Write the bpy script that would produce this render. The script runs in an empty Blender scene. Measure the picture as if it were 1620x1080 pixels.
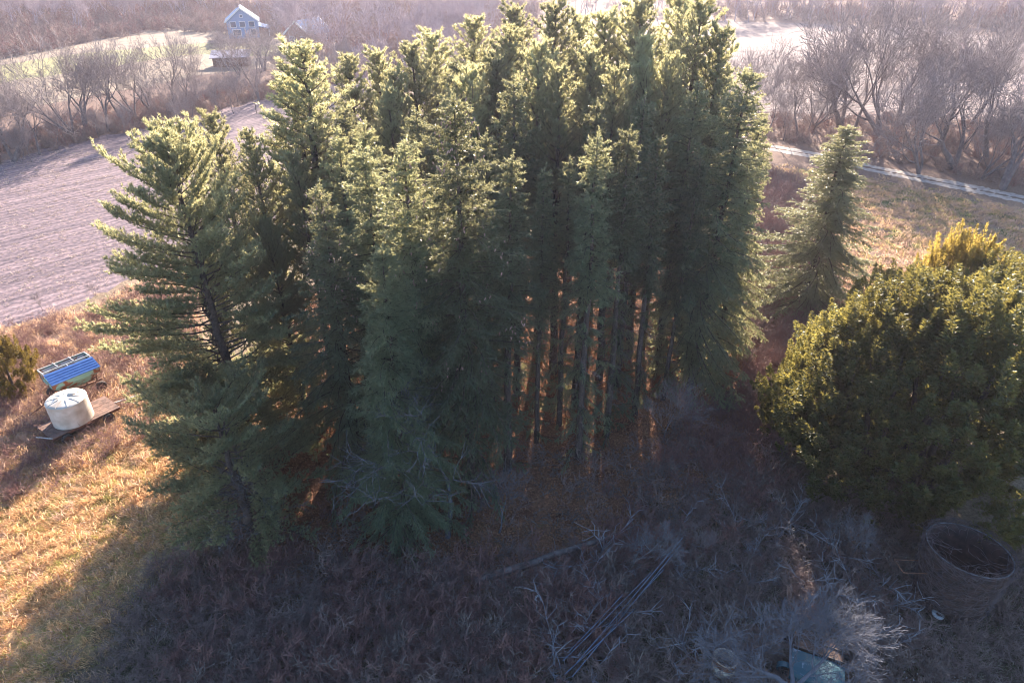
import bpy, math, random
import numpy as np
from math import radians, pi, sin, cos, tan, atan

# ------------------------------------------------------------------ camera, sky, sun, exposure
H = 30.0
PITCH = radians(31)
scene = bpy.context.scene
COL = scene.collection
cam_d = bpy.data.cameras.new('camera'); cam = bpy.data.objects.new('camera', cam_d); COL.objects.link(cam)
cam.location = (0, 0, H); cam.rotation_euler = (pi/2 - PITCH, 0, 0)
cam_d.sensor_width = 36; cam_d.lens = 24; cam_d.clip_end = 6000; cam_d.clip_start = .1
scene.camera = cam
SUN_EL, SUN_AZ = radians(20), radians(7)
world = bpy.data.worlds.new('World'); scene.world = world; world.use_nodes = True
wn = world.node_tree.nodes; wl = world.node_tree.links
sky = wn.new('ShaderNodeTexSky'); sky.sky_type = 'NISHITA'; sky.sun_disc = False
sky.sun_elevation = SUN_EL; sky.sun_rotation = SUN_AZ; sky.air_density = 1.0; sky.dust_density = 1.0; sky.ozone_density = 3.0
wl.new(sky.outputs[0], wn['Background'].inputs[0]); wn['Background'].inputs[1].default_value = 0.09
sun_d = bpy.data.lights.new('sun', 'SUN'); sun = bpy.data.objects.new('sun', sun_d); COL.objects.link(sun)
sun_d.energy = 5.0; sun_d.angle = radians(.5); sun_d.color = (1, .85, .69)
sun.location = (0, 0, 80)
sun.rotation_euler = (-(pi/2 - SUN_EL), 0, -SUN_AZ)
scene.view_settings.view_transform = 'Standard'; scene.view_settings.look = 'None'
scene.view_settings.exposure = 2.2; scene.view_settings.gamma = 1
scene.cycles.max_bounces = 7; scene.cycles.diffuse_bounces = 3; scene.cycles.transmission_bounces = 4
scene.cycles.volume_bounces = 0; scene.cycles.filter_width = 1.0; scene.cycles.transparent_max_bounces = 8
scene.cycles.use_denoising = True

# ------------------------------------------------------------------ helpers
rng = np.random.default_rng(7)
F, CX, CY = 1080.0, 810.0, 540.0
HOR = CY - F*tan(PITCH); NAD = CY + F/tan(PITCH)
def P(px, py, z=0.0):
    """the point of the place, at height z, that the photograph shows at this spot"""
    ct, st = cos(PITCH), sin(PITCH)
    u, v = (px-CX)/F, (CY-py)/F
    d = (u, ct+v*st, -st+v*ct); k = (z-H)/d[2]
    return np.array([d[0]*k, d[1]*k, z])
def T(tx, ty, by):
    """base point and height of a tree whose tip and foot are seen there"""
    bx = CX + (tx-CX)*(NAD-by)/(NAD-ty)
    b = P(bx, by); h = H - b[1]*tan(PITCH - atan((CY-ty)/F))
    return b, h

def tag(o, label=None, cat=None, group=None, kind=None):
    if label: o['label'] = label
    if cat: o['category'] = cat
    if group: o['group'] = group
    if kind: o['kind'] = kind
    return o
def link(name, me, parent=None):
    o = bpy.data.objects.new(name, me); COL.objects.link(o)
    if parent is not None: o.parent = parent
    return o
def empty(name, loc, rz=0.0, scale=1.0, label=None, cat=None, group=None):
    o = bpy.data.objects.new(name, None); COL.objects.link(o)
    o.location = tuple(loc); o.rotation_euler = (0, 0, rz); o.empty_display_size = .3
    o.scale = (scale,)*3 if np.isscalar(scale) else scale
    return tag(o, label, cat, group)

def make_mesh(name, V, Fc, mat=None, tint=None, smooth=False):
    """V (n,3); Fc (m,k) all tris or all quads"""
    me = bpy.data.meshes.new(name)
    V = np.asarray(V, dtype=np.float32); Fc = np.asarray(Fc, dtype=np.int32)
    k = Fc.shape[1]; m = len(Fc)
    me.vertices.add(len(V)); me.vertices.foreach_set('co', V.ravel())
    me.loops.add(m*k); me.loops.foreach_set('vertex_index', Fc.ravel())
    me.polygons.add(m); me.polygons.foreach_set('loop_start', np.arange(0, m*k, k, dtype=np.int32))
    me.polygons.foreach_set('loop_total', np.full(m, k, dtype=np.int32))
    if smooth: me.polygons.foreach_set('use_smooth', np.ones(m, dtype=bool))
    if tint is not None:
        a = me.attributes.new('tint', 'FLOAT', 'POINT'); a.data.foreach_set('value', np.asarray(tint, dtype=np.float32))
    me.update(calc_edges=True)
    if mat: me.materials.append(mat)
    return me

def norm(a): return a/np.maximum(np.linalg.norm(a, axis=-1, keepdims=True), 1e-9)
def frame_of(d):
    ref = np.where(np.abs(d[:, 2:3]) > .9, np.array([[1., 0, 0]]), np.array([[0, 0, 1.]]))
    a = norm(np.cross(d, ref)); b = np.cross(d, a); return a, b
def seg_geo(p0, p1, r0, r1, sides):
    p0, p1 = np.asarray(p0, float), np.asarray(p1, float); r0 = np.asarray(r0, float)[:, None]; r1 = np.asarray(r1, float)[:, None]
    n = len(p0); d = norm(p1-p0); a, b = frame_of(d)
    V = np.zeros((n, 2*sides, 3))
    for k in range(sides):
        t = 2*pi*k/sides; o = a*cos(t)+b*sin(t)
        V[:, k] = p0+o*r0; V[:, sides+k] = p1+o*r1
    base = (np.arange(n)*2*sides)[:, None]
    Q = np.array([[k, (k+1) % sides, sides+(k+1) % sides, sides+k] for k in range(sides)])
    Fq = (base[:, None, :]+Q[None]).reshape(-1, 4)
    return V.reshape(-1, 3), Fq
def segs_mesh(name, groups, mat):
    """groups: list of (list of (p0,p1,r0,r1), sides)"""
    Vs, Fs, off = [], [], 0
    for S, sides in groups:
        if not len(S): continue
        p0 = np.array([s[0] for s in S]); p1 = np.array([s[1] for s in S])
        V, Fq = seg_geo(p0, p1, [s[2] for s in S], [s[3] for s in S], sides)
        Vs.append(V); Fs.append(Fq+off); off += len(V)
    return make_mesh(name, np.concatenate(Vs), np.concatenate(Fs), mat)

def blades(base, direc, length, width, g):
    """one thin triangle per row, random roll"""
    n = len(base); d = norm(direc); a, b = frame_of(d)
    t = g.uniform(0, 2*pi, n)[:, None]; w = (a*np.cos(t)+b*np.sin(t))*np.asarray(width).reshape(-1, 1)*.5
    L = np.asarray(length).reshape(-1, 1)
    V = np.stack([base-w, base+w, base+d*L], 1).reshape(-1, 3)
    return V
def tri_mesh(name, V, mat, tint=None):
    n = len(V)//3
    if tint is not None: tint = np.repeat(tint, 3)
    return make_mesh(name, V, np.arange(n*3).reshape(-1, 3), mat, tint)

class MB:
    """collects simple solids into one mesh"""
    def __init__(s): s.V = []; s.F = []
    def add(s, V, Fc):
        o = len(s.V); s.V += [tuple(v) for v in V]; s.F += [tuple(i+o for i in f) for f in Fc]; return s
    def box(s, c, d, rot=None):
        V = np.array([[x, y, z] for x in (-.5, .5) for y in (-.5, .5) for z in (-.5, .5)])*np.array(d)
        if rot is not None: V = V @ np.array(rot).T
        return s.add(V+np.array(c), [(0, 1, 3, 2), (4, 6, 7, 5), (0, 4, 5, 1), (2, 3, 7, 6), (0, 2, 6, 4), (1, 5, 7, 3)])
    def hexa(s, low, up):
        """low, up: four corner points each, same winding"""
        return s.add(list(low)+list(up), [(3, 2, 1, 0), (4, 5, 6, 7), (0, 1, 5, 4), (1, 2, 6, 5), (2, 3, 7, 6), (3, 0, 4, 7)])
    def bar(s, p0, p1, w, h=None):
        p0, p1 = np.array(p0, float), np.array(p1, float); h = h or w
        d = norm(p1-p0); up = np.array([0, 0, 1.]) if abs(d[2]) < .95 else np.array([0, 1., 0])
        a = norm(np.cross(d, up)); b = np.cross(a, d)
        q = [a*w/2+b*h/2, -a*w/2+b*h/2, -a*w/2-b*h/2, a*w/2-b*h/2]
        return s.hexa([p0+v for v in q], [p1+v for v in q])
    def lathe(s, prof, n=24, axis='z', c=(0, 0, 0)):
        V = []
        for r, z in prof:
            for k in range(n):
                t = 2*pi*k/n
                v = (r*cos(t), r*sin(t), z) if axis == 'z' else (r*cos(t), z, r*sin(t))
                V.append((v[0]+c[0], v[1]+c[1], v[2]+c[2]))
        Fc = []
        for i in range(len(prof)-1):
            for k in range(n): Fc.append((i*n+k, i*n+(k+1) % n, (i+1)*n+(k+1) % n, (i+1)*n+k))
        return s.add(V, Fc)
    def build(s, name, mat, parent=None, smooth=False):
        me = bpy.data.meshes.new(name); me.from_pydata(s.V, [], s.F); me.update()
        if smooth:
            for p in me.polygons: p.use_smooth = True
        me.materials.append(mat)
        return link(name, me, parent)

# ------------------------------------------------------------------ materials
def nmat(name):
    m = bpy.data.materials.new(name); m.use_nodes = True; nt = m.node_tree
    return m, nt, nt.nodes['Principled BSDF']
def rgb(c): return (c[0], c[1], c[2], 1)
def noise_mix(nt, c1, c2, scale, coords='Object', detail=5, lo=.35, hi=.65, dist=0.0):
    tc = nt.nodes.new('ShaderNodeTexCoord'); nz = nt.nodes.new('ShaderNodeTexNoise')
    nz.inputs['Scale'].default_value = scale; nz.inputs['Detail'].default_value = detail; nz.inputs['Distortion'].default_value = dist
    nt.links.new(tc.outputs[coords], nz.inputs['Vector'])
    r = nt.nodes.new('ShaderNodeValToRGB'); r.color_ramp.elements[0].position = lo; r.color_ramp.elements[1].position = hi
    r.color_ramp.elements[0].color = rgb(c1); r.color_ramp.elements[1].color = rgb(c2)
    nt.links.new(nz.outputs['Fac'], r.inputs[0]); return r, nz
def mat(name, c1, c2=None, scale=6, rough=.85, metal=0, bump=0, lo=.35, hi=.65, dist=0, coords='Object'):
    m, nt, b = nmat(name); c2 = c2 or tuple(x*.6 for x in c1)
    r, nz = noise_mix(nt, c1, c2, scale, coords, 6, lo, hi, dist)
    nt.links.new(r.outputs[0], b.inputs['Base Color'])
    b.inputs['Roughness'].default_value = rough; b.inputs['Metallic'].default_value = metal
    if bump:
        bp = nt.nodes.new('ShaderNodeBump'); bp.inputs['Strength'].default_value = bump; bp.inputs['Distance'].default_value = .05
        nt.links.new(nz.outputs['Fac'], bp.inputs['Height']); nt.links.new(bp.outputs[0], b.inputs['Normal'])
    return m
def leafmat(name, ca, cb, trans, tfac=.45, rough=.55, rand=.35, spec=.3):
    """leaf, needle or grass: colour from the piece's own tint, light passes through"""
    m, nt, b = nmat(name); N = nt.nodes; L = nt.links
    at = N.new('ShaderNodeAttribute'); at.attribute_name = 'tint'
    oi = N.new('ShaderNodeObjectInfo')
    def ramp(c1, c2):
        mx = N.new('ShaderNodeMix'); mx.data_type = 'RGBA'
        mx.inputs['A'].default_value = rgb(c1); mx.inputs['B'].default_value = rgb(c2)
        L.new(at.outputs['Fac'], mx.inputs['Factor'])
        mr = N.new('ShaderNodeMapRange'); mr.inputs['To Min'].default_value = 1-rand; mr.inputs['To Max'].default_value = 1+rand
        L.new(oi.outputs['Random'], mr.inputs['Value'])
        hs = N.new('ShaderNodeHueSaturation'); L.new(mx.outputs['Result'], hs.inputs['Color']); L.new(mr.outputs[0], hs.inputs['Value'])
        return hs.outputs[0]
    L.new(ramp(ca, cb), b.inputs['Base Color']); b.inputs['Roughness'].default_value = rough
    b.inputs['Specular IOR Level'].default_value = spec
    tr = N.new('ShaderNodeBsdfTranslucent'); L.new(ramp(tuple(x*.75 for x in trans), trans), tr.inputs['Color'])
    ms = N.new('ShaderNodeMixShader'); ms.inputs[0].default_value = tfac
    L.new(b.outputs[0], ms.inputs[1]); L.new(tr.outputs[0], ms.inputs[2])
    L.new(ms.outputs[0], N['Material Output'].inputs['Surface'])
    return m

M_pine = leafmat('pine_needles', (.045, .100, .085), (.105, .170, .130), (.80, .74, .38), .48, .40, .25)
M_spruce = leafmat('spruce_needles', (.034, .085, .068), (.090, .145, .108), (.66, .62, .31), .40, .40, .3)
M_arb = leafmat('cedar_sprays', (.035, .075, .042), (.095, .125, .055), (.48, .40, .10), .38, .5)
M_arbg = leafmat('golden_cedar_sprays', (.10, .10, .03), (.22, .17, .05), (.60, .44, .10), .42, .5)
M_gold = leafmat('juniper_sprays', (.20, .15, .03), (.34, .22, .05), (.40, .28, .06), .35, .6)
M_bark = mat('conifer_bark', (.11, .08, .07), (.05, .036, .032), 9, .95, bump=.5)
M_dead = mat('dead_limb_bark', (.27, .22, .20), (.13, .10, .09), 5, .9)
M_grey = mat('hazed_twig_bark', (.34, .28, .28), (.17, .14, .145), 3, .9)  # twig bark, made lighter and mauve to carry distant haze
M_silver = mat('silver_grey_branch', (.34, .34, .38), (.2, .2, .23), 3, .9)
M_greyt = mat('bare_tree_trunk_bark', (.19, .155, .155), (.10, .085, .09), 3, .9)
M_far = mat('hazed_far_bark', (.42, .34, .37), (.28, .22, .25), .6, .9)  # distance haze is put into this lighter mauve bark colour
M_brush = mat('brush_stems', (.36, .25, .22), (.19, .135, .12), 2, .9)
M_red = mat('red_brush_stems', (.32, .17, .14), (.19, .10, .10), 2, .9)
M_cone = mat('spruce_cone', (.56, .36, .32), (.34, .21, .18), 1.5, .7)

# ------------------------------------------------------------------ tree makers
def spruce(seed, h=22., R=3.9, fb=.05, cones=False, thin=1.0, sparse=.45):
    g = np.random.default_rng(seed); phs = g.uniform(0, 2*pi, 2)
    tr = []; nseg = 14; p = np.zeros(3); pts = [p]
    for i in range(nseg):
        q = np.array([g.normal(0, .05), g.normal(0, .05), h*(i+1)/nseg]); q[:2] += pts[-1][:2]*.8; pts.append(q)
    rad = lambda t: .27*(1-t)**.8+.015
    for i in range(nseg): tr.append((pts[i], pts[i+1], rad(i/nseg), rad((i+1)/nseg)))
    def axis(z):
        t = min(max(z/h*nseg, 0), nseg-1e-6); i = int(t); return pts[i]+(pts[i+1]-pts[i])*(t-i)
    limbs, dead = [], []
    tw0, tw1, tws = [], [], []
    z = .6
    while z < h-.25:
        t = z/h
        green = t > fb
        n = g.integers(4, 8) if green else g.integers(2, 5)
        a0 = g.uniform(0, 2*pi)
        prof = (1-t)**.75 if t > .3 else (1-t)**.75*(.75+.25*t/.3)
        for k in range(n):
            a = a0+2*pi*k/n+g.normal(0, .35); L = R*prof*g.uniform(.5, 1.15)*(1+.22*sin(2*a+phs[0]+z*.35)+.15*sin(3*a+phs[1]-z*.8))+.18
            zz = min(z+g.normal(0, .14), h-.2)
            leafy = green or g.random() < sparse
            if not green: L *= g.uniform(.45, .9)
            out = np.array([cos(a), sin(a), 0]); side = np.array([-sin(a), cos(a), 0])
            s1 = .75*(t**1.5)-.05+g.normal(0, .08); s2 = .75*(1-t)**.6+.12; s3 = .38*(1-t)+.05
            ns = 5; prev = axis(zz)
            B = []
            for i in range(1, ns+1):
                u = i/ns; q = axis(zz)+out*L*u+np.array([0, 0, L*(s1*u-s2*u*u+s3*u**3)])+side*L*.1*sin(3*u+a)
                B.append((prev, q)); r = max(.035*(L/3)*(1-u)+.007, .007)
                (limbs if leafy else dead).append((prev, q, r+.006, r)); prev = q
            def at(u):
                u = min(u*ns, ns-1e-6); i = int(u); return B[i][0]+(B[i][1]-B[i][0])*(u-i), norm(B[i][1]-B[i][0])
            if leafy:
                u = .12; st = .15/L*thin
                while u < 1:
                    for sg in (-1, 1):
                        if g.random() < .12: continue
                        c, d = at(u); l = (g.uniform(.25, .62)+.35*(1-u)*min(L/3, 1))*min(1, .45+L/3)
                        hang = g.uniform(.4, 1.5)*(1-t*.75)
                        dd = norm(d*.45+side*sg*.85*g.uniform(.3, 1)+g.normal(0, .28, 3)+np.array([0, 0, -hang+.25*t]))
                        tw0.append(c); tw1.append(c+dd*l); tws.append(l)
                    u += st*g.uniform(.8, 1.2)
                c, d = at(.999); tw0.append(c); tw1.append(c+d*.3); tws.append(.3)
            else:
                for q in range(int(g.integers(3, 8))):
                    c, d = at(g.uniform(.3, 1)); dd = norm(d+g.normal(0, .6, 3)+np.array([0, 0, -.25])); dead.append((c, c+dd*g.uniform(.3, .9), .012, .005))
                if g.random() < .5:
                    for q in range(10):
                        c, d = at(g.uniform(.4, 1)); dd = norm(d+g.normal(0, .5, 3)+np.array([0, 0, -.5])); tw0.append(c); tw1.append(c+dd*.5); tws.append(.5)
        z += g.uniform(.30, .46) if green else g.uniform(.42, .75)
    for q in range(10):
        c = axis(h*(1-.01*q)); tw0.append(c); tw1.append(c+np.array([g.normal(0, .1), g.normal(0, .1), .35])); tws.append(.35)
    a, b = np.array(tw0), np.array(tw1); L = np.array(tws); n = len(a)
    K = 25
    u = g.uniform(0, 1, (n, K, 1)); base = a[:, None]+(b-a)[:, None]*u
    d = norm(b-a)[:, None]*.75+g.normal(0, .5, (n, K, 3)); d[..., 2] -= .12
    base = base.reshape(-1, 3); d = d.reshape(-1, 3); m = len(base)
    V = blades(base, d, g.uniform(.11, .21, m), g.uniform(.03, .055, m), g)
    tint = np.clip(np.repeat(g.uniform(0, .7, n), K)+(u.reshape(-1)*.35)+g.normal(0, .12, m), 0, 1)
    out = dict(h=h, trunk=segs_mesh('spruce_trunk', [(tr, 9)], M_bark),
               limbs=segs_mesh('spruce_limbs', [(limbs, 4)], M_bark),
               dead=segs_mesh('spruce_dead', [(dead, 3)], M_dead) if len(dead) > 5 else None,
               crown=tri_mesh('spruce_crown', V, M_spruce, tint))
    if cones:
        ok_ = np.nonzero((b[:, 2] > h*.42) & (np.linalg.norm(b[:, :2], axis=1) > .45*R*np.clip(1-b[:, 2]/h, 0, 1)**.8))[0]
        idx = g.choice(ok_, 62, replace=False); top = ok_[np.argsort(-b[ok_, 2])[:400]]; idx = np.concatenate([idx, g.choice(top, 16, replace=False)])
        S = []
        for i in idx:
            for q in range(g.integers(1, 6)):
                c = b[i]+g.normal(0, .17, 3); l = g.uniform(.10, .20); dn = norm(np.array([g.normal(0, .3), g.normal(0, .3), -1.]))
                S += [(c, c+dn*l*.4, .016, .030), (c+dn*l*.4, c+dn*l, .030, .010)]
        out['cones'] = segs_mesh('spruce_cones', [(S, 5)], M_cone)
    return out

def pine(seed, h=22., R=4.4, fb=.12, fork=False, dens=1.0, ctop=.60, rise=0.0, step=1.0):
    g = np.random.default_rng(seed)
    limbs, dead, tr = [], [], []
    t0, td = [], []
    def stem(base, top, r0, zlo, Rm, nseg=12):
        pts = [np.array(base, float)]
        for i in range(nseg):
            u = (i+1)/nseg; q = np.array(base)*(1-u)+np.array(top)*u; q[:2] += g.normal(0, .09, 2)*(1-u*.5); pts.append(q)
        for i in range(nseg): tr.append((pts[i], pts[i+1], r0*(1-i/nseg)**.8+.02, r0*(1-(i+1)/nseg)**.8+.02))
        Z0, Z1 = base[2], top[2]
        def axis(z):
            t = min(max((z-Z0)/(Z1-Z0)*nseg, 0), nseg-1e-6); i = int(t); return pts[i]+(pts[i+1]-pts[i])*(t-i)
        z = max(zlo*.25, Z0+.5)
        while z < Z1-.2:
            t = z/Z1; green = z > zlo
            n = g.integers(3, 6); a0 = g.uniform(0, 2*pi)
            prof = min(1, (.30 if ctop < .7 else .12)+1.15*(1-t)**ctop)*(1 if t > .35 else .75+.7*t)
            for k in range(n):
                a = a0+2*pi*k/n+g.normal(0, .3); L = Rm*prof*g.uniform(.6, 1.12)
                if not green: L *= .5
                if t > .9: L = min(L, (Z1-z)*.9+.35)
                out = np.array([cos(a), sin(a), 0]); side = np.array([-sin(a), cos(a), 0])
                s1 = .12+rise+.75*t*t+g.normal(0, .1); s2 = -.05-.18*t; ns = 5; prev = axis(z); B = []
                for i in range(1, ns+1):
                    u = i/ns; q = axis(z)+out*L*u+np.array([0, 0, L*(s1*u-.30*(1-t)*u*u-s2*u**3)])+side*L*.12*sin(2.6*u+a*3)
                    B.append((prev, q)); r = .045*(L/4)*(1-u)+.010
                    (limbs if green else dead).append((prev, q, r+.008, r)); prev = q
                def at(u):
                    u = min(u*ns, ns-1e-6); i = int(u); return B[i][0]+(B[i][1]-B[i][0])*(u-i), norm(B[i][1]-B[i][0])
                if not green:
                    for q in range(4):
                        c, d = at(g.uniform(.4, 1)); dead.append((c, c+norm(d+g.normal(0, .6, 3))*.7, .012, .005))
                    continue
                u = .28 if L > 1.2 else .1
                while u < 1.0:
                    for sg in (-1, 1):
                        if g.random() < .15: continue
                        c, d = at(u); l = g.uniform(.35, .85)+.75*(1-u)*min(L/4, 1)
                        if L < 1.2: l *= .5
                        dd = norm(d*.8+side*sg*g.uniform(.45, 1.0)+np.array([0, 0, g.uniform(-.1, .45)+.3*t]))
                        e = c+dd*l; limbs.append((c, e, .010, .006))
                        for q in range(int(5*dens+g.random())):
                            w = 1-q*.16+g.uniform(-.06, .06); t0.append(c+(e-c)*w+g.normal(0, .05, 3)); td.append(norm(dd*.7+np.array([0, 0, .8])+g.normal(0, .25, 3)))
                    u += .26/L*g.uniform(.8, 1.25)
                c, d = at(.999)
                for q in range(3): t0.append(c-d*.12*q); td.append(norm(d+np.array([0, 0, .8])))
            z += g.uniform(.36, .58)*step
        for q in range(7): t0.append(np.array(top)-np.array([0, 0, .13*q])); td.append(norm(g.normal(0, .35, 3)+np.array([0, 0, 1.])))
    if fork:
        zf = h*.42
        tr.append((np.zeros(3), np.array([0, 0, zf]), .33, .24))
        z = h*fb
        stem((0, 0, zf), (-.9, .2, h), .2, zf*.7, R*.8); stem((0, 0, zf), (1.1, -.3, h*.9), .17, zf*.7, R*.75)
    else:
        stem((0, 0, 0), (g.normal(0, .3), g.normal(0, .3), h), .30, h*fb, R, 14)
    b, d = np.array(t0), np.array(td); n = len(b); K = 10
    dd = d[:, None]*1.25+g.normal(0, .58, (n, K, 3)); base = np.repeat(b, K, 0)+g.normal(0, .025, (n*K, 3)); m = n*K
    V = blades(base, dd.reshape(-1, 3), g.uniform(.15, .25, m), g.uniform(.028, .05, m), g)
    tint = np.clip(np.repeat(g.uniform(0, .8, n), K)+g.normal(0, .15, m), 0, 1)
    return dict(h=float(V[:, 2].max()), trunk=segs_mesh('pine_trunk', [(tr, 9)], M_bark), limbs=segs_mesh('pine_limbs', [(limbs, 3)], M_bark),
                dead=segs_mesh('pine_dead', [(dead, 3)], M_dead) if len(dead) > 5 else None,
                crown=tri_mesh('pine_crown', V, M_pine, tint))

def arborvitae(seed, h=8., R=2.8, m_=None, nplume=520):
    g = np.random.default_rng(seed); V = []; TT = []
    ph = g.uniform(0, 2*pi, 4)
    tr = []
    for k in range(5):
        a = g.uniform(0, 2*pi); r = g.uniform(.1, R*.45); q = np.array([r*cos(a), r*sin(a), h*g.uniform(.6, .85)]); tr.append((np.array([r*cos(a)*.3, r*sin(a)*.3, 0]), q, .12, .03))
    for i in range(nplume):
        t = g.uniform(0, 1)**.85; a = g.uniform(0, 2*pi)
        prof = (1-t**2.6)**.5*(.80+.35*min(t*3, 1)-.12)+.05
        lump = 1+.13*sin(3*a+ph[0]+4*t)+.10*sin(7*a+ph[1]-6*t)+g.normal(0, .05)
        r = R*prof*lump*(g.uniform(.80, 1.0) if g.random() < .8 else g.uniform(.3, .8))
        c = np.array([r*cos(a), r*sin(a), t*h*.93]); out = np.array([cos(a), sin(a), 0])
        ax = norm(out*(.55*(1-t)+.08)+np.array([0, 0, 1.])+g.normal(0, .1, 3)); pl = g.uniform(.3, 1.0)*(1+.5*(t > .8)); pr = g.uniform(.16, .28)
        K = 190
        u = g.uniform(0, 1, K); th = g.uniform(0, 2*pi, K)
        A, B = frame_of(ax[None]); rd = A*np.cos(th)[:, None]+B*np.sin(th)[:, None]
        base = c+ax*(u*pl)[:, None]+rd*(pr*(1-u)**.7*g.uniform(.3, 1, K))[:, None]
        dr = ax*.7+rd*.75+g.normal(0, .25, (K, 3))
        V.append(blades(base, dr, g.uniform(.08, .15, K), g.uniform(.04, .075, K), g))
        TT.append(np.clip(g.uniform(0, .6)+u*.4+g.normal(0, .12, K), 0, 1))
    return dict(h=float(max(v[:, 2].max() for v in V)), trunk=segs_mesh('cedar_trunk', [(tr, 6)], M_bark), limbs=None, dead=None, crown=tri_mesh('cedar_crown', np.concatenate(V), m_ or M_arb, np.concatenate(TT)))

def bare(seed, h=12., maxl=5, spread=.55, up=.06, r0=.26, twig=.014, trunkf=.28, nmul=1.0, multi=1, m_=None, tilt=.35, z0=0.0):
    g = np.random.default_rng(seed); thick, mid, thin = [], [], []
    UP = np.array([0, 0, 1.])
    def grow(p, d, L, r, lv):
        n = 4 if lv < 3 else (3 if lv < maxl-1 else 2)
        for i in range(n):
            d = norm(d+g.normal(0, .13+.03*lv, 3)+UP*up); q = p+d*L/n; r2 = max(r*(.86 if lv < 2 else .8), twig*.6)
            (thin if (lv >= 3 or r < .03) else (thick if r > .07 else mid)).append((p, q+d*r*.3, r, r2))
            if lv < maxl and (i >= 1 or lv > 0) and g.random() < .8*nmul:
                ax = norm(g.normal(0, 1, 3)); s = norm(np.cross(d, ax)); dd = norm(d*cos(spread+.25*g.random())+s*sin(spread+.3*g.random()))
                grow(q, dd, L*g.uniform(.55, .9), max(r2*g.uniform(.42, .62), twig), lv+1)
            p, r = q, r2
        if lv < maxl:
            for k in range(2):
                ax = norm(g.normal(0, 1, 3)); s = norm(np.cross(d, ax)); a = spread*g.uniform(.4, .9)
                grow(p, norm(d*cos(a)+s*sin(a)), L*g.uniform(.62, .82), max(r*.7, twig), lv+1)
    if z0: thick.append((np.zeros(3), np.array([.05, 0, z0*1.04]), r0*1.25, r0))
    for k in range(multi):
        d = norm(g.normal(0, .12 if multi == 1 else tilt, 3)*np.array([1, 1, 0])+UP)
        if z0: a = 2*pi*k/multi; d = norm(np.array([cos(a)*tilt, sin(a)*tilt, 1.])+g.normal(0, .1, 3))
        grow(np.array([0, 0, z0]), d, h*trunkf, r0*(1 if k == 0 else .75), 0)
    zmax = max(s[1][2] for s in thin) if thin else h
    me1 = segs_mesh('bare_trunk', [(thick, 7), (mid, 5)], m_ or M_greyt) if (thick or mid) else None
    me2 = segs_mesh('bare_crown', [(thin, 3)], m_ or M_grey)
    return dict(h=zmax, trunk=me1, limbs=None, dead=None, crown=me2)

def shrub(seed, h=1.6, n=14, spread=.5, m_=None, twig=.006, r0=.016):
    g = np.random.default_rng(seed); S = []
    for i in range(n):
        p = np.array([g.normal(0, .12), g.normal(0, .12), 0]); d = norm(np.array([g.normal(0, spread), g.normal(0, spread), 1.])); L = h*g.uniform(.6, 1.1)
        r = r0
        for k in range(4):
            d = norm(d+g.normal(0, .22, 3)+np.array([0, 0, -.05])); q = p+d*L/4; S.append((p, q, r, r*.75))
            for w in range(3):
                dd = norm(d+g.normal(0, .7, 3)); e = q+dd*L*g.uniform(.15, .3); S.append((q, e, twig*1.3, twig))
                e2 = e+norm(dd+g.normal(0, .6, 3))*L*.14; S.append((e, e2, twig, twig*.6))
            p, r = q, r*.75
    return segs_mesh('shrub', [(S, 3)], m_ or M_brush)

def put_tree(proto, base, h, name, label, group=None, rz=None, fat=1.0, cat='tree', lean=(0, 0), crown_name='crown'):
    s = h/proto['h']; rz = random.uniform(0, 6.28) if rz is None else rz
    o = empty(name, base, rz, (s*fat, s*fat, s), label, cat, group)
    o.rotation_euler = (lean[0], lean[1], rz)
    if proto['trunk']: link('trunk', proto['trunk'], o)
    link(crown_name, proto['crown'], o)
    if proto.get('limbs'): tag(link('branches', proto['limbs'], o), kind='stuff')
    if proto.get('dead'): tag(link('dead_branches', proto['dead'], o), kind='stuff')
    if proto.get('cones'): tag(link('cones', proto['cones'], o), kind='stuff')
    return o

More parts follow.
